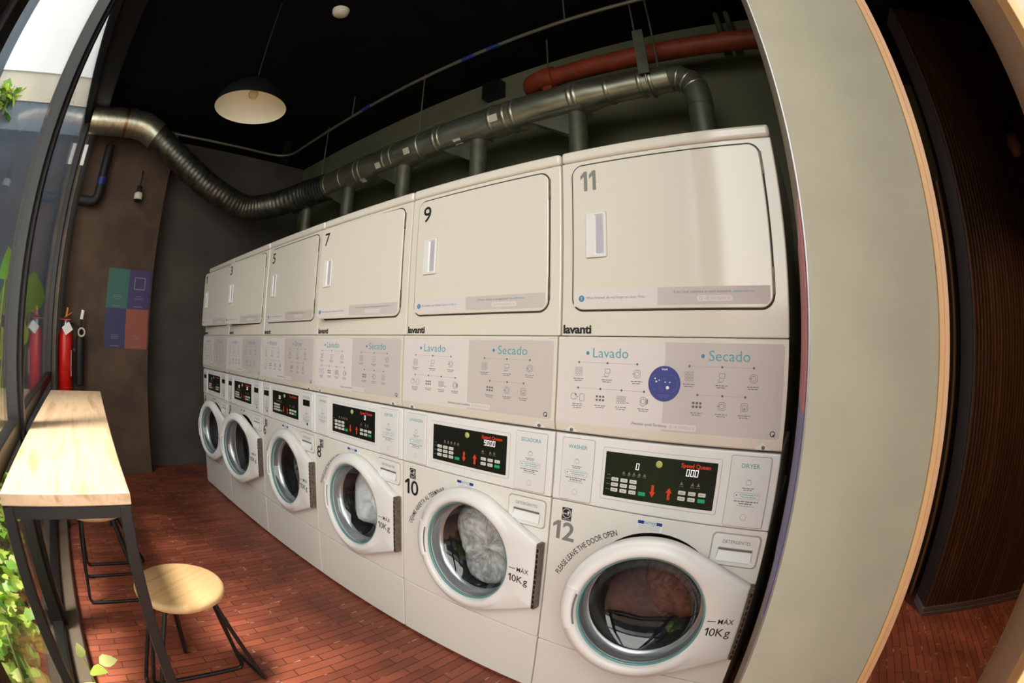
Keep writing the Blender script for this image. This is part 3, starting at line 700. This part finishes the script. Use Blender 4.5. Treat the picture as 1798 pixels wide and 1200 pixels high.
def icon(b, kind, x, z, s_, y, m):
    t_ = .0012
    if kind == 'keys':
        for i in range(3):
            for k in range(3): b.orect(x + (i - 1) * s_ * .36 - s_ * .14, x + (i - 1) * s_ * .36 + s_ * .14, z + (k - 1) * s_ * .36 - s_ * .14, z + (k - 1) * s_ * .36 + s_ * .14, t_ * .7, y, m)
    elif kind == 'hand':
        b.orect(x - s_ * .3, x + s_ * .4, z - s_ * .1, z + s_ * .45, t_, y, m, .003); b.oring(x - s_ * .05, z - s_ * .2, s_ * .3, t_, y, m, 12, PI * .9, PI * 2); b.rect(x - s_ * .5, x - s_ * .1, z - s_ * .5, z - s_ * .46, y, m)
    elif kind == 'door':
        b.orect(x - s_ * .42, x + s_ * .45, z - s_ * .45, z + s_ * .45, t_, y, m, .007); b.oring(x, z, s_ * .28, t_, y, m); b.rect(x - s_ * .6, x - s_ * .15, z - t_ / 2, z + t_ / 2, y, m)
    elif kind == 'two':
        b.orect(x - s_ * .95, x - s_ * .15, z - s_ * .35, z + s_ * .4, t_, y, m, .006); b.orect(x + s_ * .25, x + s_ * .9, z - s_ * .5, z + s_ * .4, t_, y, m, .003); b.rect(x - s_ * .05, x + s_ * .1, z - t_, z + t_, y, m); b.disc(x - s_ * .3, z + s_ * .25, s_ * .12, y, m, 8)
    elif kind == 'dots':
        for i in range(3):
            for k in range(2): b.rect(x + (i - 1) * s_ * .42 - s_ * .14, x + (i - 1) * s_ * .42 + s_ * .14, z + (k - .5) * s_ * .4 - s_ * .12, z + (k - .5) * s_ * .4 + s_ * .12, y, INKM)
    elif kind == 'grid':
        for i in range(4):
            for k in range(3): b.orect(x + (i - 1.5) * s_ * .3 - s_ * .13, x + (i - 1.5) * s_ * .3 + s_ * .13, z + (k - 1) * s_ * .3 - s_ * .12, z + (k - 1) * s_ * .3 + s_ * .12, t_ * .7, y, m)
        b.rect(x + s_ * .7, x + s_ * 1.0, z - s_ * .35, z - s_ * .27, y, m)
    elif kind == 'ajar':
        b.orect(x - s_ * .45, x + s_ * .3, z - s_ * .5, z + s_ * .5, t_, y, m, .007); b.oring(x - s_ * .06, z, s_ * .3, t_, y, m); b.poly([(x + s_ * .36, z - s_ * .4), (x + s_ * .52, z - s_ * .2), (x + s_ * .52, z + s_ * .2), (x + s_ * .36, z + s_ * .4)], y, INKM)
    elif kind == 'box':
        b.orect(x - s_ * .45, x + s_ * .4, z - s_ * .45, z + s_ * .45, t_, y, m, .004); b.orect(x - s_ * .28, x + s_ * .22, z - s_ * .28, z + s_ * .22, t_, y, m); b.poly([(x - s_ * .12, z - s_ * .2), (x + s_ * .08, z - s_ * .2), (x - s_ * .02, z)], y, INKM)
def sheet(ta, tb, wa, wb):
    b = MB(); y = -.0124; P = rrect(.010, .672, 1.052, 1.286, .006, 3)
    b.poly([(x, z) for x, z in P if x < .3] [:] and [(.016, 1.052), (.337, 1.052), (.337, 1.286), (.016, 1.286), (.010, 1.28), (.010, 1.058)], y, SHEET)
    b.poly([(.337, 1.052), (.666, 1.052), (.672, 1.058), (.672, 1.28), (.666, 1.286), (.337, 1.286)], y, SHEETG)
    y -= .0006
    for tx, x, w in ((ta, .118, wa), (tb, .462, wb)):
        b.disc(x - .017, 1.2525, .0052, y, BLUEDOT, 16); b.text(tx, x, 1.241, .0385, y, TEAL, 'l', 0, w)
    def cell(x, z, k, s_=.024, nl=2):
        b.disc(x, z, .0032, y - .0004, INKM, 12); icon(b, k, x, z - .026, s_, y, INKG)
        for q in range(nl): words(b, x, z - .0465 - q * .0055, .034 - .008 * (q == nl - 1), .0022, y, INKG)
    def row(xs, z, ks):
        b.rect(xs[0], xs[-1], z - .0004, z + .0004, y, INKL)
        for x, k in zip(xs, ks): cell(x, z, k, nl=3 if k in ('two',) else 2)
    row((.074, .165, .256), 1.226, ('keys', 'hand', 'door')); row((.074, .146, .212, .280), 1.1535, ('two', 'dots', 'grid', 'ajar'))
    row((.408, .500, .588), 1.226, ('keys', 'hand', 'door')); row((.434, .504, .568), 1.1535, ('dots', 'door', 'box'))
    b.poly(rrect(.242, .437, 1.0575, 1.0745, .004), y, SHEET); b.text('¿Necesitas ayuda? Escríbenos', .247, 1.0635, .0105, y - .0004, INKM, 'l', .006, .105)
    b.oring(.364, 1.066, .004, .001, y - .0004, INKL); b.text('+57 312 322 51 53', .372, 1.063, .0095, y - .0004, INKL, 'l', 0, .06)
    b.oring(.652, 1.066, .0075, .0022, y, INK, 20); b.poly([(.652, 1.062), (.659, 1.0575), (.656, 1.066)], y - .0003, INK); return b
def disc_sticker():
    b = MB(); y = -.0142; c = (.338, 1.178); b.slab([(c[0] + .0465 * math.cos(2 * PI * i / 40), c[1] + .0465 * math.sin(2 * PI * i / 40)) for i in range(40)], y, -.0125, DISCB)
    y -= .0004; b.text('lavanti', c[0], c[1] + .0355, .008, y, WHITEP, 'c', .02, .016)
    b.oring(c[0] - .022, c[1] + .003, .02, .0012, y, DISCL, 18, PI * .55, PI * 1.5); b.oring(c[0] + .016, c[1] + .0, .023, .0012, y, DISCL, 18, -PI * .45, PI * .5); b.oring(c[0] + .004, c[1] - .004, .019, .0012, y, DISCL, 18, PI * .5, PI * 1.4)
    for x, z, r in ((-.027, .013, .0022), (-.023, .005, .0026), (-.015, .009, .0016), (.003, .004, .0018), (.016, .004, .0018), (.010, -.010, .0046)): b.disc(c[0] + x, c[1] + z, r, y, WHITEP, 12)
    words(b, c[0], c[1] - .030, .034, .0022, y, DISCL); words(b, c[0], c[1] - .035, .026, .0022, y, DISCL); return b
def dryer(i, num, cfg):
    t = thing('tumble_dryer', cfg['label'], 'dryer', (-PITCH * (i + 1), 0, 1.0195), group='stacked tumble dryers')
    o = (0, 0, -1.0195)
    obj('cabinet', cached('dryer_cabinet', dryer_body), t, o); obj('top_cap', cached('top_cap', dryer_cap), t, o); obj('door_seal', cached('door_seal', seal), t, o)
    lp = obj('lower_panel', cached('lower_panel', lower_panel), t, o)
    obj('instruction_sheet', cached(('instruction_sheet', cfg['ta']), lambda: sheet(cfg['ta'], cfg['tb'], cfg['wa'], cfg['wb'])), lp)
    [obj('screw', cached('screw', screw), lp, (x, 0, 0)) for x in (.056, .628)]
    if cfg.get('disc'): obj('round_sticker', disc_sticker(), lp)
    obj('logo_lettering', cached('logo_lettering', lambda: MB().text('lavanti', .010, 1.309, .034, -.0008, INK, 'l', .035, .094, .95)), t, o)
    d = obj('door', cached('dryer_door', dryer_door), t, (.640, .0095, 1.599 - 1.0195), math.radians(cfg['open']))
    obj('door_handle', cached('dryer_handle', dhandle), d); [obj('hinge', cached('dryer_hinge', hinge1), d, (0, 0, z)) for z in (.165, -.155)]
    obj('notice_strip', cached(('notice_strip', cfg['lang']), lambda: strip(cfg['lang'])), d)
    obj('number_decal', numdec(num, .072 - .640, 1.735 - 1.599, .065, cfg['nm'], .054 if len(num) == 2 else .042, cfg['nb'], -.0165), d)
    return t
EN, ES = 'PLEASE LEAVE THE DOOR OPEN', 'DÉJAME ABIERTA AL TERMINAR'
LAV = dict(ta='Lavado', tb='Secado', wa=.110, wb=.115); WSH = dict(ta='Washer', tb='Dryer', wa=.115, wb=.090)
rows = [
    (0, '12', '11', dict(w='WASHER', d='DRYER', blk=False, d1='0', d2='000', s=EN, open=12, nm=NUMG, nb=.02, label='white washing machine marked 12, nearest the plaster partition, door slightly ajar'),
     dict(lang='en', open=0, nm=NUMG, nb=.03, disc=True, label='white tumble dryer marked 11 with a round blue sticker, nearest the partition', **LAV)),
    (1, '10', '9', dict(w='LAVADORA', d='SECADORA', blk=False, d1='', d2='9000', s=ES, open=0, nm=INK, nb=.012, label='white washing machine marked 10 with grey-white laundry behind its door glass'),
     dict(lang='es', open=0, nm=INK, nb=.010, label='white tumble dryer marked 9, second from the partition', **LAV)),
    (2, '8', '7', dict(w='WASHER', d='DRYER', blk=False, d1='', d2='0', s=EN, open=0, nm=INK, nb=.010, label='white washing machine marked 8 with a drum full of white laundry'),
     dict(lang='en', open=3, nm=INK, nb=.010, label='white tumble dryer marked 7 with its door just off the latch, third from the partition', **LAV)),
    (3, '6', '5', dict(w='LAVADORA', d='SECADORA', blk=True, d1='00', d2='', s=ES, open=0, nm=INK, nb=.010, label='white washing machine marked 6 with a closed door and empty dark drum'),
     dict(lang='es', open=0, nm=INK, nb=.010, label='white tumble dryer marked 5 with the Washer and Dryer instruction sheet below', **WSH)),
    (4, '4', '3', dict(w='WASHER', d='DRYER', blk=True, d1='00', d2='00', s=EN, open=9, nm=INK, nb=.010, label='white washing machine marked 4, door ajar, second from the far end'),
     dict(lang='en', open=4.6, nm=INK, nb=.010, label='white tumble dryer marked 3 with its door ajar, second from the far end', **LAV)),
    (5, '2', '1', dict(w='LAVADORA', d='SECADORA', blk=True, d1='0', d2='', s=ES, open=6, nm=INK, nb=.010, label='white washing machine marked 2 at the far end of the row'),
     dict(lang='es', open=4.0, nm=INK, nb=.010, label='white tumble dryer marked 1 with its door ajar at the far end of the row', **LAV)),
]
for i, nw, nd, cw, cd in rows:
    washer(i, nw, cw); dryer(i, nd, cd)
for i, kind, m, c, sc, lab in ((1, 'swirl', LINENG, (0, .235, -.01), (.212, .135, .212), 'heap of grey-white laundry inside washing machine 10'),
                               (2, 'pile', LINEN, (-.005, .235, 0), (.214, .138, .214), 'heap of bright white laundry inside washing machine 8'),
                               (0, 'small', BROWNREFL, (.02, .30, -.06), (.14, .10, .13), 'dark brown heap standing in for a reflection in the glass of washing machine 12')):  # last heap is added in place of a brown glass reflection
    o = obj('laundry', laundry(kind, m, 3 + i)); o.scale = sc; o.location = (-PITCH * (i + 1) + CX + c[0], c[1], CZ + c[2]); tag(o, lab, 'laundry')

# ------------------------------------------------------------------ ducts and pipes under the ceiling
YD, ZD = .80, 2.62
XK = [-PITCH * (i + .5) - .03 for i in range(6)]
dt = thing('exhaust_duct', 'galvanized exhaust duct running above the dryers to the far window corner', 'duct', (0, 0, 0))
main = MB(); x = -.56; pts = []; rs = []
segs = [(-.50, .072), (-.86, .075), (-1.02, .098), (-3.45, .112)]
pts = [(xx, YD, ZD) for xx, _ in segs]; main.tube(pts, [r for _, r in segs], GALV, 28)
obj('main_pipe', main, dt)
for xx, r in ((-.60, .0755), (-.66, .0755), (-.85, .078), (-1.03, .101), (-1.06, .101), (-1.44, .103), (-1.50, .103), (-1.60, .105), (-2.02, .107), (-2.06, .107), (-2.22, .108), (-2.50, .109), (-2.58, .109), (-2.88, .111), (-2.94, .111), (-3.15, .112), (-3.38, .114)):
    obj('joint_collar', MB().tube([(xx - .012, YD, ZD), (xx - .006, YD, ZD), (xx + .006, YD, ZD), (xx + .012, YD, ZD)], [r, r + .004, r + .004, r], GALV, 28), dt)
el = MB().tube([(-.50, YD, ZD)] + arc((-.50, YD, ZD - .13), .13, PI / 2, 0, 'xz', 10) + [(-.37, YD, ZD - .2)], .068, GALVD, 24)
for a in (.25, .5, .75):
    c = arc((-.50, YD, ZD - .13), .13, PI / 2 * (1 - a + .03), PI / 2 * (1 - a - .03), 'xz', 2); el.tube(c, [.069, .072, .069], GALV, 24)
obj('elbow', el, dt)
obj('branch_pipe', MB().tube([(-.37, YD, 2.45), (-.37, YD, 2.2), (-.37, YD, 1.86), (-.37, YD, 1.60)], [.066, .064, .064, .064], GALVD, 20).tube([(-.37, YD, 2.12), (-.37, YD, 2.10)], .068, GALV, 20), dt)
for xk in XK[1:]:
    obj('branch_pipe', MB().tube([(xk, YD, 2.56), (xk, YD, 2.30), (xk, YD, 1.60)], .052, GALVD, 20).tube([(xk, YD, 2.20), (xk, YD, 2.19), (xk, YD, 2.17), (xk, YD, 2.16)], [.053, .058, .058, .053], GALV, 20), dt)
    P = [(xk + .0, 2.54), (xk - .27, 2.54), (xk - .27, 2.515), (xk - .04, 2.385), (xk + .0, 2.385)]
    obj('duct_boot', MB().loft([[(a, YD - .04, b) for a, b in P], [(a, YD + .04, b) for a, b in P]], GALVD, smooth=False, cap0=True, cap1=True).box(xk - .28, xk + .06, YD - .07, YD + .07, 2.515, 2.535, GALV), dt)
# flexible length to the window
cp = [(-3.45, YD, ZD), (-3.72, .72, 2.60), (-3.98, .52, 2.52), (-4.10, .28, 2.48), (-4.10, .0, 2.56), (-4.10, -.28, 2.70), (-4.10, -.55, 2.87), (-4.10, -.80, 3.02)]
def catmull(P, n=10):
    P = [Vector(p) for p in P]; out = []
    for i in range(len(P) - 1):
        a = P[max(i - 1, 0)]; b = P[i]; c = P[i + 1]; d = P[min(i + 2, len(P) - 1)]
        for k in range(n):
            t_ = k / n; out.append(.5 * ((2 * b) + (c - a) * t_ + (2 * a - 5 * b + 4 * c - d) * t_ ** 2 + (3 * b - a - 3 * c + d) * t_ ** 3))
    out.append(P[-1]); return out
fp = catmull(cp, 22)
obj('flexible_hose', MB().tube(fp, [.118 + .006 * (k % 3 == 0) for k in range(len(fp))], FLEX, 28), dt)
e2 = catmull([(-4.10, -.78, 3.01), (-4.10, -.92, 3.075), (-4.10, -1.08, 3.09), (-4.10, -1.30, 3.08), (-4.10, -1.50, 3.07)], 6)
obj('end_elbow', MB().tube(e2, .132, GALV, 28).tube([(-4.10, -1.06, 3.092), (-4.10, -1.09, 3.092)], .137, GALV, 28).tube([(-4.10, -1.12, 3.092), (-4.10, -1.15, 3.09)], .137, mat('copper_tint', srgb(150, 120, 98), .3, 1), 28), dt)
for xx, a in ((-1.55, 200), (-1.86, 235), (-2.30, 205), (-2.62, 215), (-2.86, 250), (-3.9, 190)):
    r = .116; a = math.radians(a); y, z = YD + r * math.cos(a), ZD + r * math.sin(a)
    if xx < -3.5: continue
    tz = (-math.sin(a), math.cos(a))
    q = [(xx - .03, y - tz[0] * .022, z - tz[1] * .022), (xx + .03, y - tz[0] * .022, z - tz[1] * .022), (xx + .03, y + tz[0] * .022, z + tz[1] * .022), (xx - .03, y + tz[0] * .022, z + tz[1] * .022)]
    obj('paper_label', MB().add(q, [(0, 1, 2, 3)], LABELW), dt)
for k, (xx, yy, z0) in enumerate(((-2.30, YD, ZD + .10), (-3.60, YD, ZD + .10), (-.56, YD, ZD + .066), (-.66, YD, ZD + .066))):
    o = obj('hanger_rod', MB().tube([(xx, yy, z0), (xx, yy, ZC)], .006, GALVD, 8))
    tag(o, ('thin threaded hanger rod holding the duct above dryer 5', 'thin hanger rod holding the duct near the flexible hose', 'right one of two thin rods holding the duct beside the orange pipe', 'left one of two thin rods holding the duct beside the orange pipe')[k], 'rod', 'hanger rods')
obj('strap', MB().tube(arc((-.61, YD, ZD), .082, 0, 2 * PI, 'yz', 20), .006, GALV, 6).box(-.64, -.58, YD - .10, YD - .094, ZD + .0, ZD + .30, GALVD), dt)
op = thing('orange_pipe', 'orange painted pipe hung under the ceiling above dryers 9 and 11', 'pipe', (-.0, .95, 2.915))
obj('pipe', MB().tube([(.04, 0, 0), (-.6, 0, .01), (-1.40, 0, .02)], .060, ORANGE, 24), op)
obj('pipe_elbow', MB().tube([(-1.38, 0, .02)] + arc((-1.40, .09, .02), .09, -PI / 2, -PI, 'xy', 6) + [(-1.49, .25, .02)], .064, ORANGE, 24), op)
obj('coupling', MB().tube([(-1.28, 0, .018), (-1.38, 0, .02)], .072, ORANGE, 24).box(-1.36, -1.30, -.02, .02, .06, .10, ORANGE, .004).box(-1.36, -1.30, -.02, .02, -.085, -.05, ORANGE, .004), op)
o = obj('hanger_rod', MB().tube([(-1.33, .95, 3.01), (-1.33, .95, ZC)], .006, GALVD, 8)); tag(o, 'thin hanger rod on the coupling end of the orange pipe', 'rod', 'hanger rods')
cd_ = thing('conduit', 'thin metal conduit with blue taped joints running under the ceiling', 'conduit', (0, 0, 0))
zc = 3.08
obj('conduit_pipe', MB().tube(fillet([(.02, .63, zc), (-2.4, .63, zc), (-4.14, .66, zc), (-4.14, -.60, zc)], .22, 8), .0125, CONDUIT, 12), cd_)
for xx in (-1.51, -1.71, -2.76): obj('tape_joint', MB().tube([(xx - .05, .631, zc), (xx + .05, .631, zc)], .0145, BLUET, 12), cd_)
for xx in (-1.0, -2.95): obj('conduit_hanger', MB().tube([(xx, .63, zc), (xx, .63, ZC)], .005, GALVD, 8), cd_)
obj('corner_hanger', MB().box(-4.16, -4.12, .60, .68, zc - .05, ZC, BLACKM), cd_)
for k, (xx, yy) in enumerate(((-.20, .62), (-.13, .62))):
    o = obj('cable_conduit', MB().tube([(xx, 1.1, 2.97), (xx, 1.1, ZC)], .02, GALVD, 10)); tag(o, ('left grey conduit rising behind the orange pipe beside the partition', 'right grey conduit rising behind the orange pipe beside the partition')[k], 'conduit', 'conduits behind the orange pipe')
    obj('conduit_clip', MB().box(xx - .025, xx + .025, 1.1, 1.2, 3.0, 3.04, GALVD), o)
o = obj('junction_box', MB().box(-2.02, -1.86, 1.12, 1.2, 3.08, 3.22, BLACKM, .004)); tag(o, 'black junction box on the rear wall just under the ceiling above dryer 9', 'box')
# pendant lamp
lp = thing('pendant_lamp', 'black dome pendant lamp with white inside hanging above the aisle', 'lamp', (-2.20, -.505, 2.47))
obj('lamp_shade', MB().lathe([(.205, 0), (.207, .002), (.198, .045), (.172, .09), (.128, .13), (.072, .155), (.03, .17), (.03, .20), (0, .20)], (0, 0, 0), mat('lamp_black', srgb(7, 7, 9), .8, spec=.1), 'z', 48).lathe([(.205, 0), (.194, .043), (.168, .086), (.124, .125), (.068, .149), (0, .155)], (0, 0, 0), LAMPIN, 'z', 48), lp)
obj('bulb', MB().lathe([(0, .06), (.022, .068), (.03, .09), (.022, .115), (.014, .13), (.014, .155)], (0, 0, 0), BULB, 'z', 20), lp)
obj('cord', MB().tube([(0, 0, .20), (0, 0, ZC - 2.47)], .004, RUBBER, 6), lp)
o = thing('smoke_detector', 'small round white detector on the black ceiling', 'detector', (-2.06, -.15, ZC))
obj('detector_base', MB().lathe([(0, -.045), (.03, -.045), (.05, -.03), (.055, 0)], (0, 0, 0), LABELW, 'z', 24), o)
# black drain pipe and wall lamp on the back wall
bp_ = thing('drain_pipe', 'black drain pipe with a bend on the brown back wall by the window', 'pipe', (-4.44, 0, 0))
obj('pipe_run', MB().tube(fillet([(0, -1.22, 2.98), (0, -1.22, 2.43), (0, -1.42, 2.43)], .12, 8), .05, RUBBER, 20).tube([(0, -1.22, 2.66), (0, -1.22, 2.59)], .052, BLUET, 20), bp_)
obj('pipe_clip', MB().box(-.079, 0, -1.25, -1.19, 2.80, 2.84, RUBBER), bp_)
wc = thing('wall_camera', 'small white and black camera on a dark stem on the brown back wall', 'camera', (-4.42, -.79, 2.52))
obj('camera_body', MB().lathe([(0, -.05), (.03, -.05), (.042, -.03)], (0, 0, 0), RUBBER, 'z', 20).lathe([(.042, -.03), (.046, 0), (.044, .03), (.03, .04)], (0, 0, 0), LABELW, 'z', 20).lathe([(.03, .04), (.028, .10), (0, .105)], (0, 0, 0), RUBBER, 'z', 20), wc)
obj('stem', MB().tube(fillet([(0, 0, .10), (0, 0, .26), (-.10, 0, .26)], .03), .008, RUBBER, 8), wc)

# ------------------------------------------------------------------ posters on the back column
def poster(label, y0, y1, z0, z1, m, qr=False, seed=0):
    t_ = thing('poster', label, 'poster', (-4.519, (y0 + y1) / 2, z0), group='square colour posters on the back wall')
    b = MB().box(0, .003, y0 - (y0 + y1) / 2, y1 - (y0 + y1) / 2, 0, z1 - z0, m)
    obj('paper', b, t_); k = MB(); r = random.Random(seed)
    def bar(yc, z, w, h=.006): k.add([(.0036, yc - w / 2, z), (.0036, yc + w / 2, z), (.0036, yc + w / 2, z + h), (.0036, yc - w / 2, z + h)], [(0, 1, 2, 3)], PLINE)
    for q in range(3): bar(0, .085 + .014 * q, r.uniform(.06, .10), .004)
    obj('text_lines', k, t_); k = MB(); bar(0, .018, .09, .006); obj('footer_line', k, t_)
    if qr:
        P = rrect(-.06, .06, .175, .29, .012); Q = inset(P, .01)
        obj('white_frame', MB().loft([[(.0036, y, z) for y, z in P], [(.0036, y, z) for y, z in Q]], PLINE, smooth=False), t_)
poster('teal poster, top left of the four on the brown wall', -.966, -.736, 1.507, 1.862, PT, seed=1)
poster('purple poster with a white square frame, top right of the four on the brown wall', -.735, -.506, 1.507, 1.862, PP, True, 2)
poster('navy blue poster, bottom left of the four on the brown wall', -.966, -.744, 1.151, 1.506, PN, seed=3)
poster('orange poster, bottom right of the four on the brown wall', -.743, -.506, 1.151, 1.506, PO, seed=4)
pp = thing('poster', 'tall pink and violet poster seen edge-on on the side of the plaster partition', 'poster', (.0445, -.235, .79), math.atan(.024 / .47))
obj('upper_half', MB().box(-.003, -.0005, -.205, .195, .37, .72, PPK), pp); obj('lower_half', MB().box(-.003, -.0005, -.205, .195, 0, .3695, PPV), pp)

# ------------------------------------------------------------------ fire extinguisher
fe = thing('fire_extinguisher', 'red fire extinguisher with a white tag hanging by the far table end', 'fire extinguisher', (-4.432, -1.385, .70))
obj('cylinder', MB().lathe([(0, 0), (.07, 0), (.078, .01), (.078, .52), (.072, .56), (.05, .595), (.026, .61), (.022, .64), (0, .64)], (0, 0, 0), EXTR, 'z', 28), fe)
obj('valve', MB().lathe([(.024, .62), (.024, .67), (0, .675)], (0, 0, 0), CHROME, 'z', 16), fe)
obj('lever', MB().box(-.015, .015, -.07, .05, .672, .682, EXTR, .003).add([(-.012, -.02, .69), (.012, -.02, .69), (.012, .06, .735), (-.012, .06, .735), (-.012, -.02, .698), (.012, -.02, .698), (.012, .06, .743), (-.012, .06, .743)], [(0, 3, 2, 1), (4, 5, 6, 7), (0, 1, 5, 4), (2, 3, 7, 6), (1, 2, 6, 5), (0, 4, 7, 3)], EXTR), fe)
obj('safety_pin', MB().tube([(.0, -.0, .70), (.0, .01, .78)], .010, YEL, 8), fe)
tg = MB(); a = math.radians(35); ca, sa = math.cos(a), math.sin(a)
q = [(.0, y * ca - z * sa + .02, y * sa + z * ca + .60) for y, z in ((-.045, -.04), (.045, -.04), (.045, .04), (-.045, .04))]
tg.add([(.084, p[1], p[2]) for p in q] + [(.081, p[1], p[2]) for p in q], [(0, 1, 2, 3), (7, 6, 5, 4), (0, 4, 5, 1), (1, 5, 6, 2), (2, 6, 7, 3), (3, 7, 4, 0)], WHITEP)
obj('paper_tag', tg, fe)
obj('side_label', MB().box(.03, .06, .068, .0725, .20, .42, LABELW), fe)
obj('hose', MB().tube(fillet([(0, .02, .65), (.0, .09, .66), (.0, .13, .58), (.0, .158, .62), (0, .17, .70)], .05), .012, RUBBER, 10), fe)
obj('discharge_horn', MB().lathe([(0, .12), (.044, .12), (.046, .13), (.046, .50), (.038, .55), (.018, .57), (.016, .62), (0, .62)], (0, .160, 0), RUBBER, 'z', 20), fe)
obj('nozzle_tip', MB().tube([(0, .165, .685), (0, .178, .765)], .018, WHITEP, 12), fe)
obj('ring', MB().tube(arc((.05, .172, .575), .034, 0, 2 * PI, 'yz', 20), .008, LABELW, 8), fe)
obj('wall_bracket', MB().box(-.087, -.06, -.03, .2, .40, .44, BLACKM, .003), fe)

# ------------------------------------------------------------------ bar table
TZ = .90
tb = thing('bar_table', 'long narrow oak bar table on black steel legs along the window', 'table', (0, 0, 0))
TC = [(-1.035, -1.128), (-1.035, -1.494), (-3.20, -1.460), (-3.20, -1.070)]
def tpl(P, z0, z1, m, bev=.003):
    b = MB(); P2 = P[::-1] if sum((P[i][0] * P[(i + 1) % 4][1] - P[(i + 1) % 4][0] * P[i][1]) for i in range(4)) < 0 else P
    Q = inset(P2, bev)
    b.loft([[(x, y, z0) for x, y in Q], [(x, y, z0 + bev) for x, y in P2], [(x, y, z1 - bev) for x, y in P2], [(x, y, z1) for x, y in Q]], m, smooth=False, cap0=True, cap1=True); return b
obj('tabletop', tpl(TC, TZ - .032, TZ, WOOD), tb)
ap = MB(); t_ = .03
def bar(a, b_, z0, z1, w):
    a = Vector(a); b_ = Vector(b_); d = (b_ - a).normalized(); n_ = Vector((-d.y, d.x)) * w / 2
    P = [(a + n_)[:], (a - n_)[:], (b_ - n_)[:], (b_ + n_)[:]]; ap.loft([[(x, y, z0) for x, y in P], [(x, y, z1) for x, y in P]], BLACKM, smooth=False, cap0=True, cap1=True)
I = [(-1.052, -1.145), (-1.052, -1.478), (-3.184, -1.444), (-3.184, -1.086)]
for k in range(4): bar(I[k], I[(k + 1) % 4], TZ - .062, TZ - .033, t_)
obj('apron_frame', ap, tb)
for x, y in I: obj('leg', MB().box(x - .016, x + .016, y - .016, y + .016, 0, TZ - .034, BLACKM, .002), tb)

# ------------------------------------------------------------------ stools
def stool(label, c, loops, zs=.46, r=.168, rot=0):
    t_ = thing('stool', label, 'stool', (c[0], c[1], 0), group='round wooden stools')
    obj('seat', MB().lathe([(0, zs - .034), (r - .012, zs - .034), (r - .002, zs - .026), (r, zs - .014), (r - .004, zs - .005), (r - .014, zs), (0, zs)], (0, 0, 0), WOODS, 'z', 56, True), t_, rotz=rot)
    for P in loops:
        p = [(x - c[0], y - c[1], z) for x, y, z in P]
        obj('leg_loop', MB().tube(fillet(p, .03, 5), .0085, BLACKM, 10), t_)
    obj('mounting_plate', MB().lathe([(0, zs - .042), (.12, zs - .042), (.12, zs - .034), (0, zs - .034)], (0, 0, 0), BLACKM, 'z', 32), t_)
    return t_
h = .42; f0 = .0085
stool('round oak-topped stool with black rod legs in front of the near table end', (-1.40, -.976),
      [[(-1.38, -.865, h), (-1.44, -.785, f0), (-1.435, -1.19, f0), (-1.39, -1.08, h)],
       [(-1.355, -.875, h), (-1.325, -.74, f0), (-1.56, -.765, f0), (-1.46, -.86, h)],
       [(-1.33, -1.05, h), (-1.27, -1.21, f0), (-1.47, -1.215, f0), (-1.45, -1.07, h)],
       [(-1.48, -1.00, h), (-1.60, -.985, f0), (-1.69, -.965, f0), (-1.52, -.985, h)]], rot=.5)
stool('round oak-topped stool tucked under the table behind the nearer stool', (-2.27, -1.215),
      [[(-2.36, -1.12, h), (-2.55, -.95, f0), (-2.56, -1.335, f0), (-2.36, -1.30, h)],
       [(-2.17, -1.13, h), (-2.11, -1.04, f0), (-2.12, -1.365, f0), (-2.17, -1.30, h)],
       [(-2.28, -1.12, h), (-2.41, -1.03, f0), (-2.41, -1.36, f0), (-2.28, -1.31, h)]], rot=1.2)
